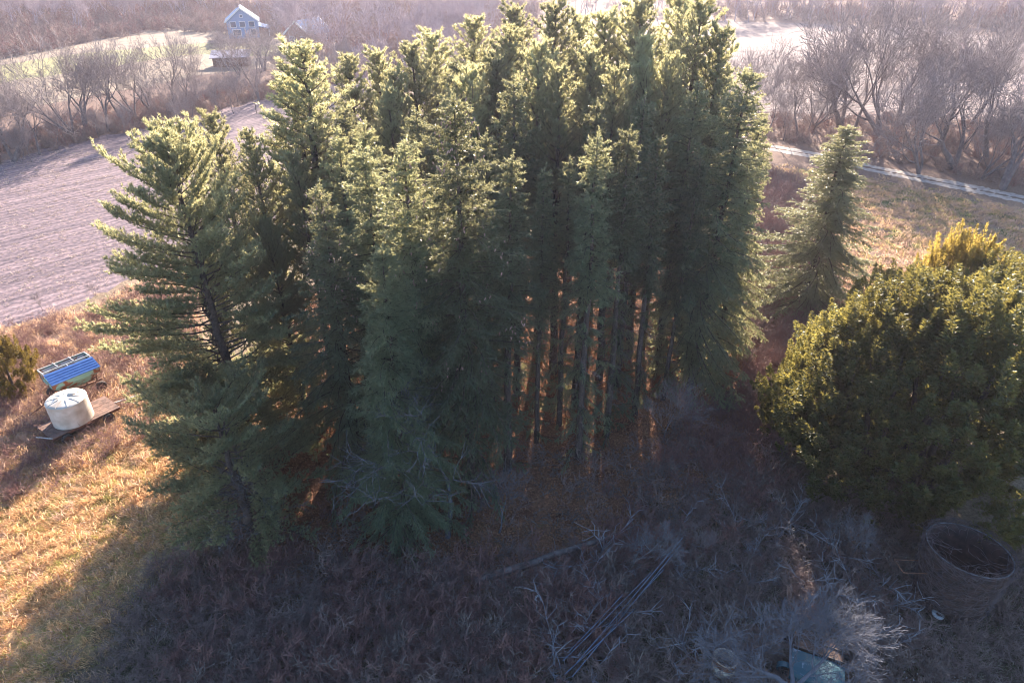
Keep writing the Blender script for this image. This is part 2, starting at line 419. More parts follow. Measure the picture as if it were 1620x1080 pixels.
# ------------------------------------------------------------------ scatter (uncountable cover only)
def gn_scatter(name, pts, rot, scl, protos, label, cat):
    """points become instances of small plant meshes; used for grass, brush, litter and stubble"""
    col = bpy.data.collections.new(name+'_source')
    for i, me in enumerate(protos):
        po = bpy.data.objects.new(name+'_piece', me); col.objects.link(po)
    me = bpy.data.meshes.new(name); n = len(pts); me.vertices.add(n); me.vertices.foreach_set('co', np.asarray(pts, np.float32).ravel())
    a = me.attributes.new('rot', 'FLOAT_VECTOR', 'POINT'); a.data.foreach_set('vector', np.asarray(rot, np.float32).ravel())
    a = me.attributes.new('scl', 'FLOAT_VECTOR', 'POINT'); a.data.foreach_set('vector', np.asarray(scl, np.float32).ravel())
    a = me.attributes.new('pick', 'INT', 'POINT'); a.data.foreach_set('value', rng.integers(0, len(protos), n).astype(np.int32))
    me.update()
    o = link(name, me); tag(o, label, cat, kind='stuff')
    ng = bpy.data.node_groups.new(name+'_nodes', 'GeometryNodeTree')
    ng.interface.new_socket('Geometry', in_out='INPUT', socket_type='NodeSocketGeometry'); ng.interface.new_socket('Geometry', in_out='OUTPUT', socket_type='NodeSocketGeometry')
    N = ng.nodes; L = ng.links
    gi = N.new('NodeGroupInput'); go = N.new('NodeGroupOutput')
    mp = N.new('GeometryNodeMeshToPoints'); L.new(gi.outputs[0], mp.inputs[0])
    ci = N.new('GeometryNodeCollectionInfo'); ci.inputs[0].default_value = col; ci.inputs[1].default_value = True; ci.inputs[2].default_value = True
    ip = N.new('GeometryNodeInstanceOnPoints'); ip.inputs['Pick Instance'].default_value = True
    L.new(mp.outputs[0], ip.inputs['Points']); L.new(ci.outputs[0], ip.inputs['Instance'])
    def na(t, nm):
        x = N.new('GeometryNodeInputNamedAttribute'); x.data_type = t; x.inputs['Name'].default_value = nm
        return [s for s in x.outputs if s.enabled and s.name == 'Attribute'][0]
    L.new(na('FLOAT_VECTOR', 'rot'), ip.inputs['Rotation']); L.new(na('FLOAT_VECTOR', 'scl'), ip.inputs['Scale']); L.new(na('INT', 'pick'), ip.inputs['Instance Index'])
    L.new(ip.outputs[0], go.inputs[0])
    md = o.modifiers.new('scatter', 'NODES'); md.node_group = ng
    return o
def in_poly(x, y, poly):
    ins = np.zeros(len(x), bool); n = len(poly)
    for i in range(n):
        x1, y1 = poly[i]; x2, y2 = poly[(i+1) % n]
        c = ((y1 > y) != (y2 > y)) & (x < (x2-x1)*(y-y1)/((y2-y1) if y2 != y1 else 1e-9)+x1); ins ^= c
    return ins
def wpoly(pxs, z=0): return [tuple(P(*p, z)[:2]) for p in pxs]
def sample(poly, dens, nmax=60000):
    a = np.array(poly); lo, hi = a.min(0), a.max(0); n = int(min(dens*(hi-lo)[0]*(hi-lo)[1], nmax*3))
    x = rng.uniform(lo[0], hi[0], n); y = rng.uniform(lo[1], hi[1], n); k = in_poly(x, y, poly)
    return np.stack([x[k], y[k]], 1)[:nmax]
KEEP = [(*P(1145, 1052)[:2], 1.2), (*P(1292, 1055)[:2], 2.2), (*P(1515, 940)[:2], 2.3), (*P(1484, 971)[:2], .7), (*P(851, 947)[:2], .6), (*P(1200, 980)[:2], 1.5)]
for u in np.linspace(0, 1, 9): q = P(752, 919)*(1-u)+P(968, 848)*u; KEEP.append((q[0], q[1], .55))
for u in np.linspace(0, 1, 9): q = P(900, 1060)*(1-u)+P(1070, 865)*u; KEEP.append((q[0], q[1], .5))
def clear(xy):
    k = np.ones(len(xy), bool)
    for x, y, r in KEEP: k &= (xy[:, 0]-x)**2+(xy[:, 1]-y)**2 > r*r
    return xy[k]
def scat(name, xy, protos, s0, s1, label, cat, tilt=.1, z=0.0, heading=None, zf=None, fuzz=0.0):
    xy = xy+rng.normal(0, 1, xy.shape)*fuzz*rng.random((len(xy), 1))**2; n = len(xy); p = np.zeros((n, 3)); p[:, :2] = xy; p[:, 2] = z if zf is None else zf(xy[:, 0], xy[:, 1])
    r = np.zeros((n, 3)); r[:, 0] = rng.normal(0, tilt, n); r[:, 1] = rng.normal(0, tilt, n)
    r[:, 2] = rng.uniform(0, 2*pi, n) if heading is None else rng.normal(heading, .5, n)
    s = rng.uniform(s0, s1, (n, 1))*np.ones((1, 3)); s[:, 2] *= rng.uniform(.8, 1.2, n)
    return gn_scatter(name, p, r, s, protos, label, cat)

# smooth value noise in numpy
def vnoise(x, y, sc, seed=0):
    g = np.random.default_rng(seed); tab = g.uniform(0, 1, (64, 64))
    u, v = x/sc, y/sc; i, j = np.floor(u).astype(int), np.floor(v).astype(int); fu, fv = u-i, v-j
    fu = fu*fu*(3-2*fu); fv = fv*fv*(3-2*fv); q = lambda a, b: tab[a % 64, b % 64]
    return (q(i, j)*(1-fu)+q(i+1, j)*fu)*(1-fv)+(q(i, j+1)*(1-fu)+q(i+1, j+1)*fu)*fv

# ------------------------------------------------------------------ layout of the land
FIELD_L = wpoly([(-330, 610), (0, 517), (170, 462), (330, 395), (470, 330), (600, 235), (600, 118), (400, 160), (300, 187), (130, 222), (0, 258), (-330, 350)])
FIELD_R = wpoly([(900, 33), (1170, 34), (1420, 43), (1620, 62), (1900, 88), (1900, 200), (1620, 190), (1400, 190), (1170, 196), (900, 200)])
MEADOW = wpoly([(-500, 190), (0, 178), (150, 150), (330, 118), (520, 100), (560, 60), (420, 40), (250, 45), (100, 75), (-500, 130)])
LAWN = wpoly([(-300, 152), (0, 134), (130, 112), (250, 92), (330, 86), (470, 92), (470, 74), (330, 68), (250, 74), (120, 86), (0, 104), (-300, 122)])
GOLD = wpoly([(-250, 1250), (-250, 640), (0, 700), (150, 640), (230, 640), (330, 560), (400, 700), (330, 760), (250, 880), (170, 1010), (60, 1250)])
WEEDS = wpoly([(-300, 640), (0, 528), (170, 478), (300, 420), (330, 600), (230, 700), (120, 740), (0, 800), (-300, 900)])
ROUGH = wpoly([(1215, 262), (1380, 285), (1620, 335), (1900, 400), (1900, 560), (1500, 540), (1300, 500), (1180, 460), (1150, 330)])
STAND = wpoly([(390, 800), (420, 560), (520, 440), (700, 400), (1150, 400), (1240, 560), (1190, 760), (950, 900), (650, 960), (430, 930)])
BOTTOM = wpoly([(60, 1250), (170, 1010), (240, 900), (420, 870), (650, 900), (960, 860), (1200, 740), (1400, 800), (1650, 900), (1800, 1200)])
TRACK = [P(*p)[:2] for p in [(1050, 205), (1130, 215), (1220, 234), (1300, 248), (1380, 267), (1460, 283), (1540, 299), (1620, 316), (1760, 345)]]

def soft(x, y, poly, w=1.2):
    """1 inside the polygon, ragged falling edge"""
    s = np.zeros_like(x); K = 7
    for k in range(K):
        ox = (vnoise(x, y, 2.2, 40+k)-.5)*w*2.4; oy = (vnoise(x, y, 2.2, 60+k)-.5)*w*2.4; s += in_poly(x+ox, y+oy, poly)
    return s/K
def relief(x, y):
    a = soft2(x, y)
    n = vnoise(x, y, 1.3, 3)*.6+vnoise(x*.8+y*.5, y-.2*x, .62, 5)*.4
    return a*(n-.35)*.52
def soft2(x, y):
    return np.clip(in_poly(x, y, ROUGH)*1.0*(vnoise(x, y, 6, 8)*.9+.4)+in_poly(x, y, GOLD)*.45, 0, 1.2)

def build_ground():
    def axis(lo, hi, a, b, fine, coarse):
        c = [a]
        while c[-1] < b: c.append(c[-1]+fine)
        s = fine
        up = []; v = c[-1]
        while v < hi: s = min(s*1.25, coarse); v += s; up.append(v)
        s = fine; dn = []; v = a
        while v > lo: s = min(s*1.25, coarse); v -= s; dn.append(v)
        return np.array(dn[::-1]+c+up)
    X = axis(-4000, 4000, -50, 62, .24, 300); Y = axis(-1500, 6000, 14, 92, .24, 300)
    nx, ny = len(X), len(Y); gx, gy = np.meshgrid(X, Y); x, y = gx.ravel(), gy.ravel()
    z = relief(x, y)
    V = np.stack([x, y, z], 1); i = np.arange(nx*ny).reshape(ny, nx)
    Q = np.stack([i[:-1, :-1], i[:-1, 1:], i[1:, 1:], i[1:, :-1]], -1).reshape(-1, 4)
    me = make_mesh('ground', V, Q, None, None, True)
    # what grows or lies on the soil
    C = np.ones((len(x), 4), np.float32); base = np.array([.24, .185, .13]); C[:, :3] = base
    def lay(mask, c): C[:, :3] = C[:, :3]*(1-mask[:, None])+np.array(c)*mask[:, None]
    far = np.clip((y-70)/30, 0, 1); lay(far, (.20, .13, .105))
    lay(soft(x, y, ROUGH), (.33, .235, .18)); lay(soft(x, y, ROUGH)*(vnoise(x, y, 2.4, 3) < .42), (.13, .15, .06))
    lay(soft(x, y, WEEDS, 3), (.42, .28, .20)); lay(soft(x, y, GOLD, 3), (.58, .37, .20))
    lay(soft(x, y, GOLD)*np.clip(vnoise(x, y, 1.1, 31)*2-.9, 0, .8), (.20, .18, .06))
    lay(soft(x, y, BOTTOM, 4.5), (.13, .088, .07)); lay(soft(x, y, BOTTOM)*np.clip(vnoise(x, y, 1.6, 21)*2-.8, 0, .8), (.085, .095, .055))  # brush floor, with the stand's cast shade put into its dark colour
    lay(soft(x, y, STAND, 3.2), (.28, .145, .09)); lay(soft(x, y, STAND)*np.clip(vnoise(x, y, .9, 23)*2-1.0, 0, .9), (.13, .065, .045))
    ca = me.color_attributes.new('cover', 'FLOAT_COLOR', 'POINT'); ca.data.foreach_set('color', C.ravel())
    m, nt, b = nmat('soil_and_litter'); N = nt.nodes; L = nt.links
    at = N.new('ShaderNodeVertexColor'); at.layer_name = 'cover'
    tc = N.new('ShaderNodeTexCoord'); n1 = N.new('ShaderNodeTexNoise'); n1.inputs['Scale'].default_value = 5; n1.inputs['Detail'].default_value = 10; n1.inputs['Roughness'].default_value = .75
    L.new(tc.outputs['Object'], n1.inputs['Vector'])
    mr = N.new('ShaderNodeMapRange'); mr.inputs['From Min'].default_value = .3; mr.inputs['From Max'].default_value = .7; mr.inputs['To Min'].default_value = .35; mr.inputs['To Max'].default_value = 1.6
    L.new(n1.outputs['Fac'], mr.inputs['Value'])
    mx = N.new('ShaderNodeVectorMath'); mx.operation = 'SCALE'; L.new(at.outputs['Color'], mx.inputs[0]); L.new(mr.outputs[0], mx.inputs['Scale'])
    L.new(mx.outputs[0], b.inputs['Base Color']); b.inputs['Roughness'].default_value = .95; b.inputs['Specular IOR Level'].default_value = .1
    bp = N.new('ShaderNodeBump'); bp.inputs['Strength'].default_value = .8; bp.inputs['Distance'].default_value = .12; L.new(n1.outputs['Fac'], bp.inputs['Height']); L.new(bp.outputs[0], b.inputs['Normal'])
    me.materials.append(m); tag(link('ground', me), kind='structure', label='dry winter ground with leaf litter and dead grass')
build_ground()

def sheet(name, poly, z, m, label, step=1.5, rag=.6):
    """flat sheet with a ragged outline"""
    g = np.random.default_rng(len(name)); pts = []
    n = len(poly)
    for i in range(n):
        a, b = np.array(poly[i]), np.array(poly[(i+1) % n]); L = np.linalg.norm(b-a); k = max(1, int(L/step))
        for j in range(k): pts.append(a+(b-a)*j/k+(g.normal(0, rag, 2) if j else 0))
    me = bpy.data.meshes.new(name); me.from_pydata([(p[0], p[1], z) for p in pts], [], [tuple(range(len(pts)))]); me.update(); me.materials.append(m)
    return tag(link(name, me), label=label, kind='structure')

def field_mat(name, c1, c2, rows_deg, spacing, bumpd, scale=2.5, patch=.05):
    m, nt, b = nmat(name); N = nt.nodes; L = nt.links
    tc = N.new('ShaderNodeTexCoord'); mp = N.new('ShaderNodeMapping'); mp.inputs['Rotation'].default_value = (0, 0, -radians(rows_deg)); L.new(tc.outputs['Object'], mp.inputs['Vector'])
    wv = N.new('ShaderNodeTexWave'); wv.bands_direction = 'Y'; wv.inputs['Scale'].default_value = 2*pi/(20*spacing); wv.inputs['Distortion'].default_value = 2.5; wv.inputs['Detail'].default_value = 3; wv.inputs['Detail Scale'].default_value = 3
    L.new(mp.outputs[0], wv.inputs['Vector'])
    r, nz = noise_mix(nt, c1, c2, scale, 'Object', 10, .35, .65)
    r2, nz2 = noise_mix(nt, (.62, .62, .66), (1.3, 1.25, 1.2), patch, 'Object', 6, .3, .7)
    mp2 = N.new('ShaderNodeMapping'); mp2.inputs['Scale'].default_value = (.10, 1.6, 1); L.new(mp.outputs[0], mp2.inputs['Vector']); nz2.inputs['Scale'].default_value = patch*8
    L.new(mp2.outputs[0], nz2.inputs['Vector'])
    mu = N.new('ShaderNodeMix'); mu.data_type = 'RGBA'; mu.blend_type = 'MULTIPLY'; mu.inputs['Factor'].default_value = 1; L.new(r.outputs[0], mu.inputs['A']); L.new(r2.outputs[0], mu.inputs['B'])
    rr = N.new('ShaderNodeValToRGB'); rr.color_ramp.elements[0].color = (.87, .86, .87, 1); rr.color_ramp.elements[1].color = (1.15, 1.15, 1.15, 1); L.new(wv.outputs['Fac'], rr.inputs[0])
    mu2 = N.new('ShaderNodeMix'); mu2.data_type = 'RGBA'; mu2.blend_type = 'MULTIPLY'; mu2.inputs['Factor'].default_value = 1; L.new(mu.outputs['Result'], mu2.inputs['A']); L.new(rr.outputs[0], mu2.inputs['B'])
    L.new(mu2.outputs['Result'], b.inputs['Base Color']); b.inputs['Roughness'].default_value = .95; b.inputs['Specular IOR Level'].default_value = .15
    ad = N.new('ShaderNodeMath'); ad.operation = 'MULTIPLY_ADD'; ad.inputs[1].default_value = 1.2; L.new(nz.outputs['Fac'], ad.inputs[0]); L.new(wv.outputs['Fac'], ad.inputs[2])
    bp = N.new('ShaderNodeBump'); bp.inputs['Strength'].default_value = .7; bp.inputs['Distance'].default_value = bumpd; L.new(ad.outputs[0], bp.inputs['Height']); L.new(bp.outputs[0], b.inputs['Normal'])
    return m
ROWS = math.degrees(math.atan2(*(P(170, 440)[:2]-P(0, 492)[:2])[::-1]))
M_fieldL = field_mat('stubble_soil', (.27, .20, .215), (.115, .095, .115), ROWS, 1.1, .05)
M_fieldR = field_mat('far_stubble_soil', (.25, .19, .18), (.17, .135, .13), 12, 2.0, .12, 1.2, .02)
sheet('stubble_field', FIELD_L, .004, M_fieldL, 'harvested crop field with faint stubble rows')
sheet('far_stubble_field', FIELD_R, .004, M_fieldR, 'pale harvested field beyond the tree belt', 6, 1.2)
sheet('meadow', MEADOW, .004, mat('meadow_grass', (.28, .20, .14), (.17, .13, .09), .25, .95, bump=.3), 'dry meadow behind the hedgerow', 4, 1.0)
sheet('lawn', LAWN, .008, mat('lawn_grass', (.27, .24, .08), (.17, .17, .06), .12, .95), 'mown yellow green lawn strip', 4, 1.0)
def ribbon(name, line, off, w, z, m, label):
    V = []; g = np.random.default_rng(5)
    pts = []
    for i in range(len(line)-1):
        for k in range(24): pts.append(np.array(line[i])*(1-k/24)+np.array(line[i+1])*k/24)
    for i, p in enumerate(pts):
        t = norm(pts[min(i+4, len(pts)-1)]-pts[max(i-4, 0)]); n = np.array([-t[1], t[0]]); ww = w*(1+g.normal(0, .22))/2
        for s in (-1, 1): q = p+n*(off+s*ww); V.append((q[0], q[1], z))
    Fc = [(2*i, 2*i+1, 2*i+3, 2*i+2) for i in range(len(pts)-1)]
    return V, Fc
mt = MB()
for off in (-1.0, 1.0):
    V, Fc = ribbon('rut', TRACK, off, 1.5, .03, None, ''); mt.add(V, Fc)
o = mt.build('gravel_track', mat('pale_gravel', (.50, .43, .38), (.30, .25, .22), 1.5, .95, bump=.4)); tag(o, label='two rut gravel farm track', kind='structure')

# ------------------------------------------------------------------ air
hz = MB(); hz.box((0, 2300, 15.5), (8900, 8600, 33)); hm = bpy.data.materials.new('morning_haze'); hm.use_nodes = True
hn = hm.node_tree.nodes; hn.remove(hn['Principled BSDF']); pv = hn.new('ShaderNodeVolumePrincipled')
pv.inputs['Color'].default_value = (.84, .80, 1, 1); pv.inputs['Density'].default_value = .00021; pv.inputs['Anisotropy'].default_value = .45
hm.cycles.homogeneous_volume = True
hm.node_tree.links.new(pv.outputs[0], hn['Material Output'].inputs['Volume'])
tag(hz.build('haze', hm), kind='stuff', label='thin pale haze in the low sunlight', cat='haze')

# ------------------------------------------------------------------ tree kinds
random.seed(4)
PINE_HIGH = [pine(11, fb=.34, R=3.6, ctop=.85, rise=.22, dens=1.15), pine(12, fb=.40, R=3.5, ctop=.75, rise=.28, dens=1.1), pine(13, fb=.40, R=4.2, fork=True, ctop=.8, rise=.2)]
PINE_FULL = [pine(23, h=20, fb=.03, R=6.5, dens=1.7, ctop=.8, rise=.14, step=.78), pine(22, h=10, fb=.06, R=4.8, dens=1.4)]
SPR_FULL = [spruce(31, fb=.03, R=4.6, cones=True), spruce(32, fb=.04, R=4.9, thin=.72)]
SPR_MID = [spruce(41, fb=.26, R=4.3, cones=True, sparse=.6), spruce(42, fb=.42, R=4.0, sparse=.45), spruce(43, fb=.06, R=4.4, sparse=.6)]
SPR_HIGH = [spruce(51, fb=.56, R=3.1, sparse=.38), spruce(52, fb=.62, R=3.3, sparse=.35), spruce(53, fb=.50, R=2.8, sparse=.5)]
BARE = [bare(61, 13, 5, .42, .07, .28, .018, trunkf=.30, nmul=.75), bare(62, 13, 5, .36, .08, .24, .018, trunkf=.30, nmul=.55, multi=3), bare(63, 12, 5, .48, .05, .36, .019, trunkf=.28, nmul=.68, multi=2), bare(64, 13, 5, .40, .08, .25, .018, trunkf=.30, nmul=.56, multi=2)]
BARE_S = [bare(71, 8, 5, .38, .14, .09, .010, trunkf=.34, nmul=.8), bare(72, 9, 5, .34, .16, .08, .010, trunkf=.34, nmul=.8, multi=2)]
FARB = [bare(81, 13, 5, .45, .08, .22, .03, trunkf=.32, nmul=.5, m_=M_far), bare(82, 14, 5, .40, .12, .20, .03, trunkf=.34, nmul=.5, m_=M_far), bare(83, 11, 5, .5, .05, .2, .03, nmul=.45, m_=M_far, multi=2)]

G_STAND = 'conifers of the dense stand in the middle'
K = dict(ph0=PINE_HIGH[0], ph1=PINE_HIGH[1], phf=PINE_HIGH[2], pf0=PINE_FULL[0], pf1=PINE_FULL[1], sf0=SPR_FULL[0], sf1=SPR_FULL[1], sm0=SPR_MID[0], sm1=SPR_MID[1], sm2=SPR_MID[2], sh2=SPR_HIGH[2],  sh0=SPR_HIGH[0], sh1=SPR_HIGH[1])
NM = dict(p='pine_tree', s='spruce_tree')
stand = [
 # back row of the stand, sunlit tips
 (465, 70, 575, 'phf', 1.15, 'open crowned fork stemmed pine with yellow lit top, left of the main stand'),
 (340, 182, 590, 'ph0', 1.05, 'pine with bright tufted top rising just behind the big blue green pine at the left'),
 (395, 215, 610, 'ph1', 1.0, 'smaller pine between the big left pine and the fork stemmed pine'),
 (556, 98, 520, 'ph1', 1.0, 'pine at the left shoulder of the stand beside the gap to the fork stemmed pine'),
 (603, 86, 490, 'ph0', 1.0, 'second pine from the left shoulder of the stand with rounded lit top'),
 (655, 78, 520, 'ph1', 1.0, "narrow pine tip between the second pine and the rounded pines left of the middle"), (692, 55, 480, 'ph0', 1.0, "rounded lit pine where the stand skyline starts to climb, left of the middle"), (742, 36, 455, 'ph1', 1.05, "lit pine left of a dip in the skyline, above the cone hung front spruce"), (785, 52, 520, 'phf', .9, "low forked pine in the dip of the stand's skyline, left of its middle"),
 (830, 16, 470, 'ph0', 1.0, 'tall pine whose lit tip stands before the pale patch of far wood'),
 (875, 14, 500, 'ph0', 1.0, "narrow pine just right of the tall pine before the pale wood patch"), (918, 34, 455, 'ph1', 1.0, "lower pine top between two taller narrow pines near the pale wood patch"), (960, 28, 490, 'ph0', 1.0, "pale lit pine in the middle of the right half of the skyline"), (1000, 12, 465, 'ph1', 1.0, "pine top second left of the broad yellow topped pine"),
 (1030, 4, 500, 'ph1', 1.0, "narrow pine cut by the upper frame edge, beside the broad yellow topped pine"), (1075, 2, 470, 'ph0', 1.05, "broad yellow topped pine just left of the right shoulder pine"), (1112, 6, 515, 'ph1', 1.0, 'tallest yellow tipped pine at the right shoulder of the stand'), (1152, 48, 530, 'ph0', .8, 'slim pine at the right end of the back row by the far field'),
 # middle rows
 (540, 172, 610, 'sh1', 1.0, None), (618, 150, 575, 'ph1', 1.0, None), (668, 178, 640, 'sm1', 1.0, None), (758, 118, 585, 'ph1', 1.1, None),
 (820, 128, 625, 'sh1', 1.0, None), (893, 108, 590, 'ph0', 1.0, None), (935, 165, 640, 'sh1', .9, None), (985, 118, 600, 'ph1', 1.0, None),
 (1040, 108, 565, 'ph0', 1.1, None), (1095, 130, 590, 'sm1', .95, None), (1130, 168, 545, 'sh1', .9, None),
 # front rows, in shade
 (503, 292, 760, 'sf0', .95, 'cone laden dark spruce just right of the big blue green pine'),
 (578, 232, 725, 'sm1', 1.05, 'drooping grey green spruce behind the cone laden spruces at the left front'),
 (640, 226, 775, 'sm0', 1.0, "grey green spruce in the front row just left of the tall cone hung spruce"),
 (722, 156, 795, 'sm0', 1.0, 'tall front spruce with clusters of pinkish tan cones up to its reddish tip'),
 (600, 400, 850, 'sf1', .95, 'low branched spruce spreading to the litter at the front left of the stand'),
 (800, 250, 745, 'sh2', 1.1, "bare stemmed front spruce just right of the tall cone hung spruce"), (858, 268, 700, 'sh2', .8, "ragged thin spruce with sparse lower sprays above the fallen log's left end"), (903, 255, 672, 'sh1', .9, "lowest topped thin spruce in the middle of the front row"), (948, 214, 725, 'sh0', .95, "front spruce whose trunk stands above the middle of the fallen log"),
 (1002, 205, 690, 'sh1', .95, "front spruce whose trunk stands above the right end of the fallen log"), (1055, 214, 655, 'sh2', .9, "thin spruce two trunks left of the layered right edge spruce"), (1102, 250, 632, 'sm1', .8, "short spruce crowded against the left side of the layered right edge spruce"),
 (715, 95, 545, 'sh2', 1.1, None), (860, 75, 560, 'ph1', .85, None), (945, 85, 550, 'ph0', .85, None), (1015, 70, 545, 'ph1', .85, None), (1068, 95, 560, 'ph0', .8, None), (580, 195, 650, 'sm1', .9, None), (700, 245, 690, 'sm1', .8, None), (770, 215, 680, 'sh2', 1.0, None),
 (632, 118, 545, 'ph0', .9, None), (528, 205, 655, 'sm1', .85, None), (720, 128, 560, 'ph1', .9, None), (800, 92, 540, 'ph0', .9, None), (1020, 150, 610, 'sh0', .9, None), (470, 250, 640, 'ph1', .9, None),
 (1172, 112, 612, 'sm2', 1.05, 'tall layered spruce forming the right edge of the stand'),
 (1200, 185, 572, 'sf1', .8, 'shorter spruce tucked against the right edge of the stand'),
 (425, 345, 660, 'pf0', .55, 'slender pine filling the gap right behind the big blue green pine'),
 (268, 203, 705, 'pf0', 1.05, 'big bushy blue green pine at the left end of the stand'),
 (300, 575, 750, 'pf1', .9, 'bushy young pine over the grass at the foot of the big blue green pine'),
 (335, 600, 850, 'pf1', .95, 'low bushy pine spreading over the grass at the left front corner of the stand'),
 (1338, 203, 492, 'sf1', 1.7, 'lone spruce standing apart between the stand and the gravel track'),
]
for tx, ty, by, k, fat, lab in stand:
    b, h = T(tx, ty, by)
    if lab is None:
        if ty < 100: lab = 'yellow lit conifer top in the back row of the stand'
        elif by < 650: lab = 'half shaded conifer in the middle rows of the stand'
        else: lab = 'dark shaded conifer in the front row of the stand'
    if k[0] == 'p':
        h *= 1.035
        if ty < 105: fat *= 1.28
    lone = 'lone' in lab
    put_tree(K[k], b, h, NM[k[0]], lab, None if lone else G_STAND, fat=fat, lean=(random.gauss(0, .012), random.gauss(0, .012)))

# arborvitae clump at right
ARB = [arborvitae(91, 8.5, 3.1), arborvitae(92, 9, 2.8), arborvitae(93, 7, 2.6, M_arbg, nplume=420)]
G_ARB = 'evergreen cedars of the dense clump at the right'
for tx, ty, by, k, fat, lab in [
 (1312, 540, 690, 0, 1.2, 'rounded cedar at the stand side end of the evergreen clump'),
 (1395, 475, 715, 1, 1.4, 'broad cedar in the front of the evergreen clump above the dark open ground'),
 (1500, 430, 745, 0, 1.4, 'broad dark cedar right behind the open wire bin'),
 (1385, 478, 610, 1, 1.0, 'cedar at the back of the clump nearest the lone spruce'),
 (1465, 412, 630, 0, 1.3, 'cedar with brownish tips in the middle of the evergreen clump'),
 (1552, 348, 615, 2, .7, 'tall pointed golden green cedar crowning the evergreen clump'),
 (1640, 392, 650, 1, 1.3, 'cedar at the frame edge behind the broad dark cedar'),
 (1600, 425, 775, 0, 1.35, 'cedar cut by the frame edge beside the open wire bin')]:
    b, h = T(tx, ty, by); put_tree(ARB[k], b, h, 'cedar_tree', lab, G_ARB, fat=fat)
b, h = T(-22, 525, 620); put_tree(arborvitae(95, 3.2, 1.6, M_gold, 200), b, h, 'juniper_bush', 'golden orange juniper bush at the field edge beside the old wagon', cat='bush')

# ------------------------------------------------------------------ bare trees
G_HEDGE = 'bare trees of the hedgerow beyond the stubble field'
hed = [(18, 120, 245), (62, 48, 218), (95, 70, 205), (128, 62, 208), (155, 60, 190), (178, 55, 185), (212, 78, 178), (245, 42, 168), (268, 58, 170), (300, 92, 165), (330, 110, 160), (388, 44, 160), (422, 60, 150), (455, 70, 142), (-40, 90, 255), (500, 60, 130), (535, 55, 125), (362, 34, 122), (404, 26, 112), (472, 24, 108), (492, 30, 104), (348, 44, 112)]
hl = {62: 'wide vase shaped bare tree standing well left in the hedgerow', 178: 'bare tree with dark leaning stems in the middle of the hedgerow', 268: 'spreading bare tree with one long low limb at the right of the hedgerow', 388: 'slim bare tree in front of the pale blue house', 422: 'bare tree just right of the slim one before the pale blue house'}
for i, (tx, ty, by) in enumerate(hed):
    b, h = T(tx, ty, by)
    put_tree(BARE[i % 4], b, h, 'bare_tree', hl.get(tx, 'grey bare tree among its like in the hedgerow beyond the stubble field'), G_HEDGE, fat=random.uniform(.8, 1.05))
for i in range(34):
    u = random.random(); px = -60+660*u; py = 268-.222*px+random.uniform(-26, 4); b = P(px, py); put_tree(BARE_S[i % 2], b, random.uniform(5, 10.5), 'bare_tree', 'thin grey sapling like tree among the larger ones in the hedgerow', G_HEDGE, lean=(random.gauss(0, .1), random.gauss(0, .1)))
G_BELT = 'bare trees of the belt beyond the gravel track'
belt = [(1210, 100, 225, 3), (1235, 85, 220, 4), (1262, 120, 222, 3), (1290, 90, 215, 0), (1318, 75, 205, 1), (1345, 60, 200, 4), (1372, 40, 205, 2), (1400, 18, 212, 0), (1448, 8, 215, 1), (1478, 5, 205, 2), (1500, 60, 225, 3), (1517, 80, 275, 1), (1550, 30, 235, 0), (1568, 100, 268, 2), (1590, 60, 240, 4), (1612, 130, 285, 1), (1640, 50, 260, 0), (1422, 70, 195, 3), (1330, 110, 190, 3), (1185, 90, 205, 4), (1530, 20, 195, 2), (1600, 15, 200, 0), (1670, 90, 300, 2), (1180, 110, 235, 3)]
bl = {1400: 'thick stemmed tall bare tree just left of the widest forked one in the belt', 1448: 'largest forked bare tree with heavy limbs against the far pale field', 1517: 'slim bare tree rising right beside the gravel track', 1568: 'leaning double stemmed bare tree near the track with russet leaves behind'}
AB = BARE[:3]+BARE_S
for tx, ty, by, k in belt:
    b, h = T(tx, ty-10, by); put_tree(AB[k], b, h*random.uniform(.95, 1.15), 'bare_tree', bl.get(tx, 'mauve grey bare tree among its like in the belt beyond the track'), G_BELT, fat=random.uniform(.75, 1.0))

for i in range(14):
    px = random.uniform(1180, 1700); b = P(px, 205+(px-1180)*.17+random.uniform(-22, 10)); put_tree(BARE_S[i % 2], b, random.uniform(6, 12), 'bare_tree', 'thin mauve grey young tree among the larger ones of the belt', G_BELT, lean=(random.gauss(0, .1), random.gauss(0, .1)))
# far woods: nearest trees one by one
G_FAR = 'bare trees of the far woods along the top'
def far_tree(x, y, h, lab='distant mauve bare tree in the far woods'):
    p = FARB[random.randrange(3)]; s = h/p['h']; o = empty('bare_tree', (x, y, 0), random.uniform(0, 6.28), (s*1.15, s*1.15, s), lab, 'tree', G_FAR)
    link('trunk', p['trunk'], o); link('crown', p['crown'], o)
cand = []
def belt_pts(poly, n):
    pts = sample(wpoly(poly), .2, 20000); k = rng.permutation(len(pts))[:n]; return pts[k]
A = belt_pts([(-30, 100), (0, 66), (160, 52), (260, 36), (255, 8), (-30, 8)], 55)
B = belt_pts([(430, 66), (470, 98), (560, 118), (700, 110), (850, 60), (850, 14), (560, 14), (430, 20)], 75)
C_ = belt_pts([(560, 200), (700, 190), (760, 150), (760, 80), (560, 90)], 20)
D = belt_pts([(1130, 34), (1300, 38), (1480, 44), (1700, 62), (1700, 26), (1300, 14), (1130, 14)], 70)
E_ = belt_pts([(250, 28), (430, 20), (430, 6), (250, 6)], 25)
for arr in (A, B, C_, D, E_):
    for x, y in arr: far_tree(x, y, random.uniform(11, 17))
xy = sample([(-420, 285), (480, 285), (900, 620), (-900, 620)], .02, 3600)
